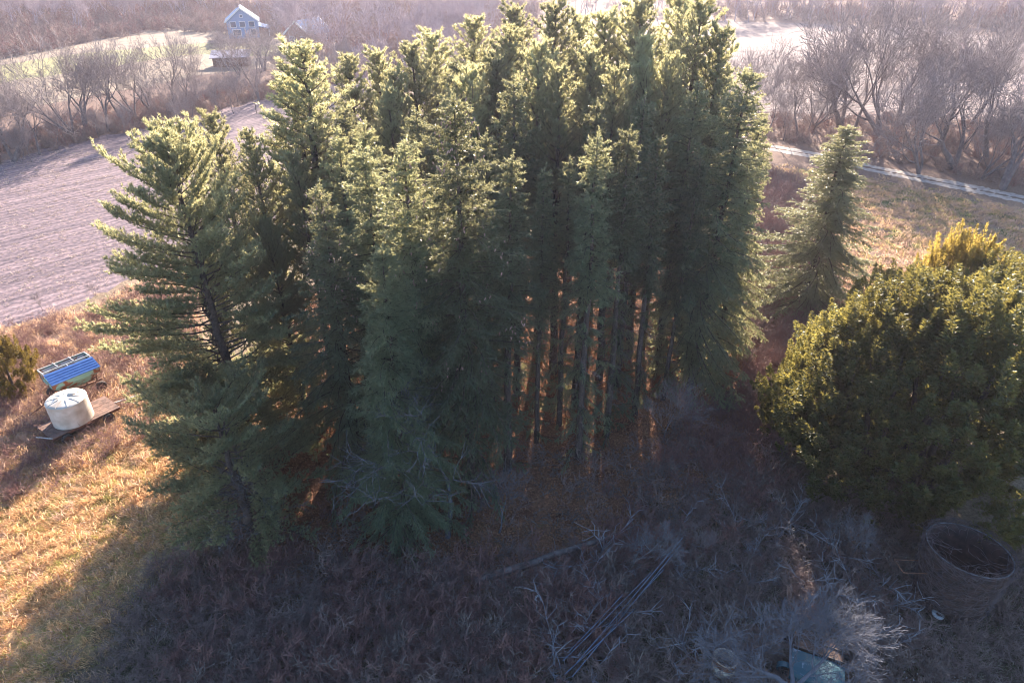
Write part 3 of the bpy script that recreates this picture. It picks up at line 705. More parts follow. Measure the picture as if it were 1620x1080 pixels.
def join_proto(p):
    """trunk and crown of one far tree as one mesh for the wood mass"""
    Vs, Fs, off = [], [], 0
    for me in (p['trunk'], p['crown']):
        n = len(me.vertices); v = np.zeros(n*3, np.float32); me.vertices.foreach_get('co', v); f = np.zeros(len(me.loops), np.int32); me.loops.foreach_get('vertex_index', f)
        Vs.append(v.reshape(-1, 3)); Fs.append(f.reshape(-1, 4)+off); off += n
    return make_mesh('far_tree', np.concatenate(Vs), np.concatenate(Fs), M_far)
scat('far_woods', xy, [join_proto(p) for p in FARB], .9, 1.35, 'mass of bare mauve woods closing the view at the top', 'woods', tilt=.03)

# ------------------------------------------------------------------ grass, weeds, brush, litter
def grass_tuft(seed, m, h=.45, n=26, lean=.5, w=.03, spread=.16):
    g = np.random.default_rng(seed); base = np.zeros((n, 3)); base[:, :2] = g.normal(0, spread, (n, 2))
    d = np.stack([g.normal(lean, .45, n), g.normal(0, .45, n), np.ones(n)], 1); L = g.uniform(.5, 1.1, n)*h
    mid = base+norm(d)*(L*.6)[:, None]; d2 = d.copy(); d2[:, 2] -= .9; tip = mid+norm(d2)*(L*.5)[:, None]
    a = g.uniform(0, 2*pi, n); s = np.stack([np.cos(a), np.sin(a), 0*a], 1)*w*.5
    V = np.stack([base-s, base+s, mid+s*.8, mid-s*.8, mid-s*.8, mid+s*.8, tip], 1)
    T_ = []
    Vo = V.reshape(-1, 3); Fc = []
    for i in range(n): o = i*7; Fc += [(o, o+1, o+2), (o, o+2, o+3), (o+4, o+5, o+6)]
    return make_mesh('tuft', Vo, Fc, m, np.repeat(np.clip(g.uniform(0, 1, n), 0, 1), 7))
M_dry = leafmat('dry_grass', (.60, .37, .18), (.82, .58, .34), (.95, .64, .36), .5, .7, .2, .2)
M_green = leafmat('winter_grass', (.22, .24, .08), (.42, .38, .14), (.65, .58, .2), .5, .7, .2, .2)
M_pink = leafmat('dead_weeds', (.50, .33, .23), (.74, .54, .42), (.80, .56, .42), .45, .7, .2, .2)
M_bent = leafmat('shaded_dead_grass', (.15, .135, .11), (.34, .30, .24), (.35, .28, .18), .3, .8, .5, .2)  # dead grass darkened so its colour carries the stand's shade
M_russ = leafmat('russet_weeds', (.22, .11, .07), (.40, .24, .15), (.4, .25, .15), .3, .8, .4, .2)
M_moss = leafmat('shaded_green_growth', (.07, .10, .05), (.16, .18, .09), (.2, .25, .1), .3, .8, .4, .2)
M_litter = leafmat('fallen_leaves', (.30, .14, .08), (.50, .28, .16), (.42, .22, .12), .2, .8, .2, .2)
M_pale = leafmat('pale_leaves', (.30, .30, .30), (.6, .6, .62), (.3, .3, .3), .1, .6, .2, .3)
M_stub = leafmat('stubble_stalks', (.45, .34, .26), (.66, .52, .42), (.5, .38, .3), .2, .7, .2, .2)
dry = [grass_tuft(1, M_dry), grass_tuft(2, M_dry, .35, 22, .8), grass_tuft(11, M_pink, .4, 24, .6), grass_tuft(15, M_dry, .3, 26, .5), grass_tuft(3, M_green, .28, 24, .3)]
pink = [grass_tuft(4, M_pink, .75, 24, .35, .028, .2), grass_tuft(5, M_pink, .6, 22, .6, .028, .2), grass_tuft(6, M_dry, .6, 20, .5), shrub(7, 1.0, 6, .35, M_red, .006, .010)]
rough = [grass_tuft(17, M_pink, .45, 24, .8, .05, .3), grass_tuft(8, M_dry, .55, 24, .9, .05, .3), grass_tuft(9, M_pink, .5, 22, .9, .05, .3), grass_tuft(10, M_green, .3, 24, .5, .05, .3)]
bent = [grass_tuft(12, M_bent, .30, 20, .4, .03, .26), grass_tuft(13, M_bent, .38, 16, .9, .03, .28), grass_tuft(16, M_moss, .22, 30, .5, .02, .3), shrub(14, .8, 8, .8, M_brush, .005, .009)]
xy = sample(GOLD, 14, 16000); scat('golden_grass', xy, dry, .7, 1.4, 'golden dry grass lit by the sun at the left', 'grass', .15, zf=lambda x, y: relief(x, y)-.02, heading=-1.9, fuzz=2.2)
xy = sample(WEEDS, 7, 12000); scat('dead_weeds', xy, pink, .7, 1.4, 'pinkish dead weeds and tall grass around the old wagons', 'weeds', .15, fuzz=2.0)
xy = sample(ROUGH, 4.5, 15000); scat('rough_grass', xy, rough, .7, 1.5, 'tussocky rough grass between the cedars and the track', 'grass', .2, zf=lambda x, y: relief(x, y)-.02, heading=-1.9, fuzz=2.2)
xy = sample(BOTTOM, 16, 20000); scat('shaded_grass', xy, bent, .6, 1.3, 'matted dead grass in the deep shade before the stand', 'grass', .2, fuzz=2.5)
# leaf litter as small flat leaves
def leaf_bit(seed, m, n=30, R=.5, s=.09):
    g = np.random.default_rng(seed); c = np.zeros((n, 3)); c[:, :2] = g.uniform(-R, R, (n, 2)); c[:, 2] = g.uniform(.01, .07, n)
    d = g.normal(0, 1, (n, 3)); d[:, 2] *= .35; V = blades(c, d, g.uniform(.7, 1.4, n)*s, g.uniform(.7, 1.2, n)*s, g)
    return tri_mesh('leaves', V, m, g.uniform(0, 1, n))
xy = sample(STAND, 5, 9000); scat('leaf_litter', xy, [leaf_bit(1, M_litter), leaf_bit(2, M_litter), leaf_bit(3, M_litter, 20)], .8, 1.4, 'russet needle and leaf litter on the floor of the stand', 'leaf litter', .05)
russ = [grass_tuft(51, M_russ, .45, 14, .4, .022, .25), shrub(52, 1.2, 7, .6, M_red, .009, .014), grass_tuft(53, M_russ, .55, 12, .7, .02, .25), leaf_bit(54, M_litter, 14, .5, .09)]
xy = clear(sample(wpoly([(230, 930), (420, 860), (700, 900), (960, 850), (1080, 640), (1220, 620), (1230, 780), (1000, 960), (800, 1130), (300, 1130)]), 12, 12000)); xy = xy[vnoise(xy[:, 0], xy[:, 1], 1.8, 79) > .34]
scat('russet_weeds', xy, russ, .6, 1.3, 'russet dead weeds and leaves mixed through the shaded brush', 'weeds', .2, fuzz=1.5)
xy = sample(BOTTOM, .8, 900); xy = xy[vnoise(xy[:, 0], xy[:, 1], 2.5, 77) > .5]; scat('pale_fallen_leaves', xy, [leaf_bit(5, M_pale, 10, .5, .06), leaf_bit(6, M_litter, 8, .5, .07)], .8, 1.2, 'scattered pale leaves in the shaded brush', 'leaf litter', .05, z=.12)
# stubble in rows
a = radians(ROWS); u = rng.uniform(-140, 140, 90000); k = rng.integers(-120, 120, 90000); x = -45+u*cos(a)-k*.95*sin(a)+rng.normal(0, .28, 90000); y = 75+u*sin(a)+k*.95*cos(a)+rng.normal(0, .28, 90000)
ok = in_poly(x, y, FIELD_L) & (y < 110); xy = np.stack([x[ok], y[ok]], 1)[:26000]
scat('crop_stubble', xy, [grass_tuft(21, M_stub, .20, 9, .2, .035, .10), grass_tuft(22, M_stub, .16, 12, 1.2, .04, .16)], .7, 1.5, 'short cut stalks standing in rows on the harvested field', 'stubble', .2)
# brush
br = [shrub(31, 2.2, 14, .45, M_brush, .012, .022), shrub(32, 1.7, 16, .6, M_brush, .012, .02), shrub(33, 2.4, 12, .4, M_red, .012, .02)]
brf = [shrub(34, 2.6, 12, .5, M_brush, .028, .04), shrub(35, 2.2, 12, .6, M_brush, .028, .04), shrub(36, 2.4, 10, .5, M_red, .026, .035)]
xy = np.concatenate([sample(wpoly([(-250, 330), (0, 262), (130, 226), (300, 190), (400, 163), (560, 128), (560, 104), (400, 135), (200, 165), (0, 215), (-250, 280)]), .75, 2600)])
scat('hedgerow_brush', xy, brf, .25, .6, 'reddish brown brush filling the foot of the hedgerow', 'brush', .12)
xy = sample(wpoly([(1130, 180), (1300, 185), (1500, 190), (1900, 230), (1900, 345), (1620, 300), (1480, 272), (1380, 250), (1220, 222), (1130, 212)]), .5, 2600)
scat('belt_brush', xy, brf, .25, .62, 'reddish brown brush under the tree belt beyond the track', 'brush', .12)
xy = sample(wpoly([(1185, 280), (1260, 285), (1300, 330), (1320, 480), (1300, 560), (1230, 620), (1180, 640), (1150, 500)]), 1.3, 700)
scat('red_brush', xy, [br[2], br[0]], .5, .95, 'dull red brush between the stand and the lone spruce', 'brush', .15)
xy = sample(wpoly([(900, 900), (1080, 820), (1240, 800), (1420, 900), (1440, 1060), (1100, 1120), (850, 1100)]), .35, 75)
scat('fallen_branches', clear(xy), [shrub(64, 2.4, 3, 2.2, M_silver, .012, .032), shrub(65, 1.8, 4, 1.6, M_silver, .011, .025)], .6, 1.3, 'blue grey fallen branches tangled in the shaded brush', 'brush', .2)
xy = sample(wpoly([(430, 850), (640, 760), (800, 720), (1060, 700), (1090, 800), (960, 900), (700, 940), (450, 930)]), 1.1, 420)
scat('fallen_twigs', clear(xy), [shrub(61, .8, 5, 1.2, M_dead, .010, .016), shrub(62, 1.3, 6, .7, M_brush, .010, .015), shrub(63, 1.0, 4, 1.6, M_dead, .011, .02)], .6, 1.3, 'dead twigs and thin brush over the leaf litter at the front of the stand', 'brush', .3, fuzz=1.0)
xy = np.concatenate([sample(wpoly([(260, 960), (640, 940), (960, 900), (1080, 640), (1220, 620), (1250, 760), (1420, 880), (1500, 1120), (300, 1120)]), 1.6, 1300)]); xy = clear(xy)
scat('shaded_brush', xy, [shrub(38, 1.3, 11, .7, M_brush, .011, .018), shrub(39, 1.7, 8, .6, M_dead, .011, .018), shrub(40, 1.0, 9, .8, M_red, .010, .016), shrub(41, 1.5, 6, .6, M_dead, .013, .02)], .35, 1.1, 'bare tangled brush in the shade before the stand', 'brush', .2)
xy = sample(wpoly([(-30, 100), (250, 50), (450, 60), (560, 125), (850, 110), (850, 14), (-30, 8)]), .10, 2500)
scat('far_wood_brush', xy, brf, .8, 1.7, 'brushy growth under the far woods', 'brush', .12)
xy = sample(wpoly([(1130, 32), (1480, 41), (1700, 58), (1700, 26), (1130, 14)]), .03, 1200)
scat('far_right_wood_brush', xy, brf, 1.0, 2.2, 'brushy growth under the wood line beyond the pale field', 'brush', .12)

# notable small bare trees
NEAR = bare(205, 8, 5, .55, .0, .14, .009, trunkf=.215, nmul=.75, multi=6, tilt=1.25, z0=3.2, m_=mat('blue_grey_bark', (.20, .20, .235), (.12, .12, .14), 4, .9))
NEAR2B = bare(207, 8, 5, .62, .06, .13, .013, trunkf=.36, nmul=.7, m_=mat('silver_dead_bark', (.17, .165, .185), (.10, .095, .11), 4, .9))
NEAR2 = bare(202, 7, 5, .6, .05, .10, .012, trunkf=.34, m_=mat('pale_dead_bark', (.25, .245, .27), (.14, .135, .15), 4, .9))
b, h = P(1232, 1150), 7.0; put_tree(NEAR, b, h, 'bare_tree', 'wide grey bare tree spreading over the old teal cab', fat=1.15, rz=2.5)
b, h = T(690, 575, 850); put_tree(NEAR2B, b, h, 'bare_tree', 'small blue grey bare tree before the dark front spruces', fat=1.0)
b, h = T(1385, 300, 340) if False else T(1165, 640, 800); put_tree(BARE_S[0], P(1050, 700), 6.5, 'bare_tree', 'thin bare tree between the stand and the evergreen clump')
b, h = T(430, 640, 800); put_tree(NEAR2B, P(440, 850), 6.0, 'dead_tree', 'tangle of dead bare limbs between the low pine and the spreading spruce', fat=1.3)
b = P(812, 800); put_tree(NEAR2B, P(790, 842), 4.6, 'dead_tree', 'pale curved dead tree just left of the fallen log, before the front spruces', cat='dead tree', fat=.9)
for px, py, hh, lab in [(68, 492, 2.6, 'tiny bare sapling at the edge of the stubble field, nearer the juniper'), (152, 470, 2.0, 'tiny bare sapling at the edge of the stubble field, nearer the big pine'), (1040, 900, 3.6, 'small pale dead tree by the heap of pipes'), (1345, 880, 3.4, 'spiky bare bush just left of the wire bin'), (1110, 880, 3., 'low bare bush between the pipes and the wide bare tree')]:
    put_tree(BARE_S[random.randrange(2)] if hh < 3.2 else NEAR2, P(px, py), hh, 'bare_sapling', lab, cat='sapling')

# ------------------------------------------------------------------ machinery and clutter
M_blue = mat('blue_roof_paint', (.10, .22, .50), (.08, .17, .42), 3, .35, .3)
M_tealr = mat('flaking_teal_paint', (.26, .48, .42), (.26, .10, .05), 1.6, .7, .1, .3, .46, .54, 1.0)
M_rust = mat('rusty_steel', (.24, .115, .07), (.10, .05, .038), 4, .8, .2, .3)
M_rustp = mat('rust_flecked_steel', (.50, .44, .42), (.32, .13, .07), 2.2, .6, .3, .2, .5, .58)
M_galv = mat('weathered_galvanised_steel', (.62, .60, .58), (.42, .38, .35), 5, .5, .4)
M_tyre = mat('old_rubber', (.035, .033, .032), (.06, .05, .045), 8, .85)
M_white = mat('white_tank_plastic', (.68, .62, .56), (.50, .42, .35), 1.5, .5)
M_board = mat('weathered_boards', (.25, .15, .115), (.13, .08, .065), 3, .9, bump=.4)

def wheel(parent, c, r=.38, w=.22, m=None):
    mb = MB(); y = c[1]
    mb.lathe([(r*.55, -w/2), (r*.9, -w/2), (r, -w*.3), (r, w*.3), (r*.9, w/2), (r*.55, w/2), (r*.55, -w/2)], 20, 'y', c); o = mb.build('wheel', M_tyre, parent, True)
    d = MB(); d.lathe([(.001, -.03), (r*.2, -.05), (r*.35, -.02), (r*.56, -.06), (r*.56, .06), (r*.35, .02), (r*.2, .05), (.001, .03)], 16, 'y', c); d.build('rim', M_rust, o, True)

def gravity_wagon():
    a = P(56, 577, 2.6); b = P(127.6, 549.7, 2.6); c = P(80.4, 616.3, 2.1); d = P(160, 581, 2.1)
    rz = math.atan2(b[1]-a[1], b[0]-a[0]); ctr = (a+b+c+d)/4; Lh = 1.62
    t = empty('grain_wagon', (ctr[0]+.1, ctr[1]-.1, 0), rz, 1, 'old teal and rust grain wagon with blue roof panel, behind the white tank', 'wagon')
    W = 1.15
    # hopper: four tapering walls with thickness
    top = [(-Lh, -W, 2.25), (Lh, -W, 2.25), (Lh, W, 2.45), (-Lh, W, 2.45)]; mid = [(-Lh, -W, 1.75), (Lh, -W, 1.75), (Lh, W, 1.75), (-Lh, W, 1.75)]; bot = [(-.7, -.35, .85), (.7, -.35, .85), (.7, .35, .85), (-.7, .35, .85)]
    mb = MB()
    def wall(A, B, i, j, th=.03):
        o = [np.array(A[i]), np.array(A[j]), np.array(B[j]), np.array(B[i])]
        nrm = norm(np.cross(o[1]-o[0], o[3]-o[0])); mb.hexa(o, [p+nrm*th for p in o])
    for i in range(4): j = (i+1) % 4; wall(top, mid, j, i); wall(mid, bot, j, i)
    mb.build('hopper', M_tealr, t)
    li = MB()   # rusty inner chute
    li.hexa([(-Lh+.06, W-.06, 2.35), (Lh-.06, W-.06, 2.35), (Lh-.3, .1, 1.45), (-Lh+.3, .1, 1.45)][::-1], [(-Lh+.06, W-.06, 2.38), (Lh-.06, W-.06, 2.38), (Lh-.3, .1, 1.48), (-Lh+.3, .1, 1.48)][::-1]); li.build('inner_chute', M_rustp, t)
    fr = MB()
    for y, z in ((W, 2.47), (.12, 2.6)): fr.bar((-Lh-.03, y, z), (Lh+.03, y, z), .07)
    for x in (-Lh, Lh): fr.bar((x, .12, 2.6), (x, W, 2.47), .07); fr.bar((x, .12, 2.6), (x, -W, 2.27), .07)
    fr.build('top_frame', M_galv, t)
    for x in (-.55, .55): MB().bar((x, .1, 2.64), (x, W+.12, 2.53), .05, .05).build('cross_bar', M_galv, t)
    MB().bar((0, -.28, 2.55), (0, .12, 2.63), .06).build('cross_bar', M_galv, t)
    # blue ribbed roof sheet: corrugated strip
    V, Fc = [], []; n = 5; y0, y1, z0, z1 = -.22, -W-.28, 2.62, 2.22; prof = []
    for i in range(n):
        u0, u1 = i/n, (i+1)/n
        prof += [(u0, 0), (u1-.05, 0), (u1-.035, .035), (u1-.012, .035)]
    prof.append((1, 0))
    for u, dz in prof:
        for x in (-Lh-.06, Lh+.06): V.append((x, y0+(y1-y0)*u, z0+(z1-z0)*u+dz))
    k = len(V)
    V += [(v[0], v[1], v[2]-.02) for v in V]
    for i in range(len(prof)-1): a_, b_, c_, d_ = 2*i, 2*i+1, 2*i+3, 2*i+2; Fc += [(a_, b_, c_, d_), (k+d_, k+c_, k+b_, k+a_)]
    Fc += [(0, k, k+1, 1), (2*len(prof)-2, 2*len(prof)-1, k+2*len(prof)-1, k+2*len(prof)-2)]
    MB().add(V, Fc).build('roof_panel', M_blue, t)
    ch = MB(); ch.bar((-1.6, -.35, .62), (1.75, -.35, .62), .12); ch.bar((-1.6, .35, .62), (1.75, .35, .62), .12)
    for x in (-1.25, 1.35): ch.bar((x, -.95, .42), (x, .95, .42), .1)
    for x in (-.7, .7):
        for y in (-.35, .35): ch.bar((x, y, .62), (x, y, .95), .08)
    for x in (-1.3, 1.4):
        for y in (-.36, .36): ch.bar((x, y, .62), (x*.98, y*2.6, 1.7), .07)
    ch.build('chassis', M_rust, t)
    for x in (-1.25, 1.35):
        for y in (-1.05, 1.05): wheel(t, (x, y, .42), .42, .24)
    MB().bar((-1.6, 0, .5), (-3.4, -.35, .15), .08).build('drawbar', M_rust, t)
gravity_wagon()

def tank_trailer():
    a = P(92, 676, .8); b = P(143, 652, .8); rz = math.atan2(b[1]-a[1], b[0]-a[0]); c = P(109, 664, .9); cx, cy = c[0], c[1]
    far = P(109, 635, 2.4); cx = (c[0]+far[0])/2; cy = (c[1]+far[1])/2+.15
    t = empty('flat_trailer', (cx, cy, 0), rz, 1, 'low rusty flat trailer carrying the white ribbed tank in the dead weeds', 'trailer')
    dk = MB()
    n = 9
    for i in range(n):
        y = -1.15+2.3*(i+.5)/n; MB().box((.35, y, .80+.006*(i % 2)), (4.6, 2.3/n-.02, .05)).build('plank', M_board, t)
    fr = MB(); fr.bar((-1.95, -1.05, .68), (2.65, -1.05, .68), .1, .16); fr.bar((-1.95, 1.05, .68), (2.65, 1.05, .68), .1, .16)
    for x in (-1.7, -.4, .9, 2.3): fr.bar((x, -1.0, .69), (x, 1.0, .69), .08, .12)
    for x in (-1.1, 1.7): fr.bar((x, -1.1, .40), (x, 1.1, .40), .09)
    fr.build('frame', M_rust, t)
    for x in (-1.1, 1.7):
        for y in (-1.22, 1.22): wheel(t, (x, y, .38), .38, .2)
    MB().bar((2.65, 0, .62), (4.6, -.1, .35), .09).build('drawbar', M_galv, t)
    MB().bar((-1.9, -1.25, .9), (-2.5, -.2, .92), .06).build('side_rail', M_galv, t)
    k = MB(); R = 1.27; prof = [(.001, 1.93), (.35, 1.90)]; h0, h1 = 0, 1.72
    prof += [(R*.8, 1.80), (R*.985, h1+.02)]
    m = 15
    for i in range(m*2+1): prof.append((R-(.022 if i % 2 else 0), h1-(h1-.02)*i/(m*2)))
    prof += [(R-.05, 0), (.001, 0)]
    q = empty('water_tank', (cx, cy, .84), rz, 1, 'round white ribbed tank with low domed lid standing on the flat trailer', 'tank')
    k.lathe(prof, 44).build('tank_wall', M_white, q, True)
    MB().lathe([(.001, .08), (.22, .08), (.25, .04), (.25, -.03)], 20, c=(.45, 0, 1.9)).build('lid', M_white, q, True)
    MB().lathe([(.001, .09), (.06, .09), (.07, 0)], 12, c=(-.5, .3, 1.86)).build('vent', M_white, q, True)
    rb = MB()
    for i in range(10):
        a = 2*pi*i/10; rb.bar((.42*cos(a), .42*sin(a), 1.915), (R*.95*cos(a), R*.95*sin(a), 1.77), .05, .03)
    rb.build('lid_ribs', M_white, q)
tank_trailer()

def wire_bin():
    c = P(1521, 868, 3.6); c2 = P(1515, 950, .3); x, y = (c[0]+c2[0])/2, (c[1]+c2[1])/2+.1
    t = empty('wire_bin', (x, y, 0), 0, 1, 'round open topped rusty bin wrapped in bare vines in the shade of the cedars', 'bin')
    t.rotation_euler = (radians(-4), radians(3), 0)
    R = 1.92; b0 = .35; h = 3.45
    M_soil = mat('soil_with_painted_shade', (.03, .025, .02), (.015, .012, .01), 3, .95); M_bin = mat('rusty_bin_mesh', (.085, .05, .046), (.035, .026, .026), 3, .8, .1, .3)  # soil floor coloured near black to stand in for shade inside the bin
    mb = MB(); prof = []
    for i in range(12): z = b0+(h-b0)*i/11; prof.append((R*(.86+.14*i/11)+.02*(i % 2), z))
    prof += [(r-.06, z) for r, z in prof[::-1]]
    mb.lathe(prof+[prof[0]], 44).build('bin_wall', M_bin, t, True)
    MB().lathe([(.001, b0+.02), (R*.84, b0+.02), (R*.84, b0-.05), (.001, b0-.05)], 32).build('bin_floor', M_soil, t)
    rm = MB(); n = 44
    for i in range(n):
        a0, a1 = 2*pi*i/n, 2*pi*(i+1)/n; rm.bar((R*cos(a0), R*sin(a0), h+.03), (R*cos(a1), R*sin(a1), h+.03), .045, .045)
    rm.build('rim', mat('bin_rim', (.26, .28, .32), (.09, .085, .09), 4, .5, .3), t)
    for i in range(6):
        a = 2*pi*i/6+.3; MB().bar((R*.8*cos(a), R*.8*sin(a), 0), (R*.8*cos(a), R*.8*sin(a), b0), .1).build('leg', M_rust, t)
    br_ = MB(); a = (-R*.97, .5, 2.2); br_.bar((-R*.97, -.35, 2.1), (-R-1.2, -.35, 2.1), .045); br_.bar((-R*.97, .55, 2.1), (-R-1.2, .55, 2.1), .045); br_.bar((-R-1.2, -.38, 2.1), (-R-1.2, .58, 2.1), .04); br_.build('side_bracket', M_rust, t)
    g = np.random.default_rng(3); S = []
    for i in range(420):
        a = g.uniform(0, 2*pi); z = g.uniform(.2, h+.1); r = R*(.86+.14*z/h)+.05; p = np.array([r*cos(a), r*sin(a), z]); da = g.normal(0, .12); dz = g.normal(.05, .16)
        for k in range(g.integers(5, 12)):
            a += da; z = z+dz; dz += g.normal(-.01, .05); da += g.normal(0, .04); z = max(z, .05); rr = R*(.86+.14*min(z, h)/h)+.06+abs(g.normal(0, .07))+(.25 if z > h else 0)*g.random()-(max(0, z-h)*.5)
            q = np.array([rr*cos(a), rr*sin(a), min(z, h+.35)]); S.append((p, q, .010, .009)); p = q
    for i in range(60):
        a = g.uniform(0, 2*pi); p = np.array([R*cos(a), R*sin(a), h]); d = np.array([g.normal(0, .5), g.normal(0, .5), .8])
        for k in range(5): d += np.array([0, 0, -.35])+g.normal(0, .15, 3); q = p+norm(d)*.2; S.append((p, q, .009, .007)); p = q
    tag(link('vines', segs_mesh('vines', [(S, 3)], mat('vine_stems', (.16, .125, .13), (.08, .065, .075), 2, .9)), t), kind='stuff')
wire_bin()

def tyre_thing(name, px, py, r, w, z, m, label, cat, tilt=(0, 0)):
    c = P(px, py, z); t = MB(); t.lathe([(r*.5, -w/2), (r*.85, -w/2), (r, -w*.25), (r, w*.25), (r*.85, w/2), (r*.5, w/2), (r*.5, -w/2)], 24)
    o = t.build(name, m, None, True); o.location = c; o.rotation_euler = (tilt[0], tilt[1], 0); tag(o, label, cat)
M_wh = mat('chalky_white_paint', (.72, .72, .72), (.5, .48, .46), 5, .6)
tyre_thing('wheel_rim', 1484, 971, .30, .14, .25, M_wh, 'small white ring lying on the ground before the vine covered bin', 'wheel', (.1, .15))
tyre_thing('plastic_jug', 851, 947, .20, .16, .3, M_wh, 'small white broken jug by a dark hollow in the brush', 'jug', (.5, .3))
# rusty drum ring
c = P(1145, 1052, .5); dr = MB(); dr.lathe([(.50, -.45), (.53, -.43), (.53, -.12), (.555, -.10), (.53, -.08), (.53, .40), (.56, .43), (.53, .46), (.50, .43), (.50, -.45)], 36)
e = empty('steel_drum', (c[0], c[1], .6), 0, 1, 'pale rusty open drum left of the old teal cab', 'drum'); e.rotation_euler = (radians(-6), radians(5), 0)
dr.build('drum_wall', mat('pale_rusty_drum', (.55, .50, .43), (.30, .18, .12), 4, .7, .1, .2), e, True)
MB().lathe([(.001, -.40), (.49, -.40), (.49, -.44), (.001, -.44)], 24).build('drum_floor', M_rust, e)
for i in (0, 1):
    MB().lathe([(.533, .43*0+.1-.0+i*.0), (.50+.07, .13+i*.2), (.533, .16+i*.2)], 36, c=(0, 0, 0)).build('hoop', M_rust, e, True)

# old teal cab
def old_cab():
    a = P(1262, 1046, 1.2); b = P(1330, 1075, 1.2)
    M_tc = mat('peeling_teal_paint', (.03, .09, .12), (.26, .32, .38), 2.6, .5, .1, .1, .62, .68, .8)
    t = empty('derelict_cab', P(1292, 1062, .7)[:2].tolist()+[0], radians(-24), (1, 1, .72), 'derelict teal metal truck cab with rusty bed under the wide bare tree', 'vehicle')
    hd = MB(); L, W = 1.15, .75
    pr = [(-W, .75), (-W, 1.1), (-W*.9, 1.28), (-W*.45, 1.38), (0, 1.41), (W*.45, 1.38), (W*.9, 1.28), (W, 1.1), (W, .75)]
    V, Fc = [], []
    for x in (-L, -L*.3, L*.5, L):
        k = .9 if x == L else 1
        for y, z in pr: V.append((x, y, z*k+.1*(x < -L*.5)*0))
    n = len(pr)
    for i in range(3):
        for j in range(n-1): Fc.append((i*n+j, (i+1)*n+j, (i+1)*n+j+1, i*n+j+1))
    Fc += [tuple(range(n)), tuple(3*n+j for j in range(n))[::-1]]
    V2 = V; hd.add(V2, Fc).build('hood', M_tc, t)
    cb = MB(); y0 = W+.05
    cb.hexa([(-L, W+.02, .5), (L, W+.02, .5), (L, W+1.25, .5), (-L, W+1.25, .5)], [(-L*.95, W+.05, 1.35), (L*.95, W+.05, 1.35), (L*.95, W+1.2, 1.35), (-L*.95, W+1.2, 1.35)]); cb.build('cab_floor', mat('dark_rusty_floor', (.13, .075, .055), (.05, .035, .03), 3, .9, 0, .3), t)
    ps = MB()
    ps.bar((-L, W+.04, 1.38), (L, W+.04, 1.38), .05); ps.bar((-L, W+.62, 1.38), (L, W+.62, 1.38), .05); ps.bar((-L*.95, W+1.22, 1.38), (L*.95, W+1.22, 1.38), .05); ps.build('crossbar', mat('dull_crossbar', (.12, .09, .08), None, 5, .8), t)
    fd = MB()
    for x in (-L-.16, L+.16): fd.lathe([(.34, -.14), (.40, -.14), (.40, .14), (.34, .14), (.34, -.14)], 16, 'y', (x, -.25, .72))
    fd.build('fender', M_tc, t)
    MB().box((0, -W-.04, .55), (2.3, .08, .16)).build('bumper', M_rust, t)
    sk = MB()
    for x in (-L-.02, L+.02): sk.box((x, 0, .6), (.05, 1.4, .4))
    sk.build('side_panel', M_rust, t)
    for x in (-.95, .95):
        for y in (-.3, 1.6): wheel(t, (x*1.2, y, .36), .36, .2)
old_cab()

# fallen log
p0, p1 = P(752, 919, .3), P(968, 848, .55); g = np.random.default_rng(9); S = []; n = 9; prev = p0
for i in range(n):
    u = (i+1)/n; q = p0*(1-u)+p1*u+g.normal(0, .03, 3); S.append((prev, q, .23*(1-.4*(i/n)), .23*(1-.4*u))); prev = q
M_log = mat('weathered_log', (.24, .20, .185), (.09, .07, .065), 2.4, .85, bump=.5)
me = segs_mesh('log', [(S, 10)], M_log); e = empty('fallen_log', p0, 0, 1, 'long pale fallen trunk lying on the leaf litter before the stand', 'log')
me.transform(__import__('mathutils').Matrix.Translation(-e.location)); link('trunk', me, e)
S = []
for i in range(7):
    u = g.uniform(.25, .95); c = (p0*(1-u)+p1*u)-p0; S.append((c, c+np.array([g.normal(0, .25), g.normal(0, .25), g.uniform(.1, .4)]), .035, .015))
link('branch_stubs', segs_mesh('stubs', [(S, 6)], M_log), e)
# thin fallen poles/pipes
M_pipe = mat('weathered_blue_grey_pipe', (.20, .25, .34), (.10, .12, .17), 2, .5, .2)
G_P = 'thin metal pipes lying in a loose heap'
for i, (a, b, z) in enumerate([((893, 1066), (1002, 965), .35), ((905, 1070), (1076, 862), .5), ((890, 1045), (1030, 905), .45), ((912, 1048), (1080, 850), .6), ((925, 1032), (1050, 900), .3), ((900, 1030), (985, 940), .4)]):
    A_, B_ = P(*a, z*.5+.35), P(*b, z+.6); ctr = A_
    me = segs_mesh('pipe', [([(A_-ctr, (A_+B_)/2-ctr+np.array([0, 0, -.05]), .024, .024), ((A_+B_)/2-ctr+np.array([0, 0, -.05]), B_-ctr, .024, .024)], 8)], M_pipe)
    o = link('metal_pipe', me); o.location = ctr; tag(o, 'thin blue grey metal pipe in the loose heap in the shaded brush', 'pipe', G_P)

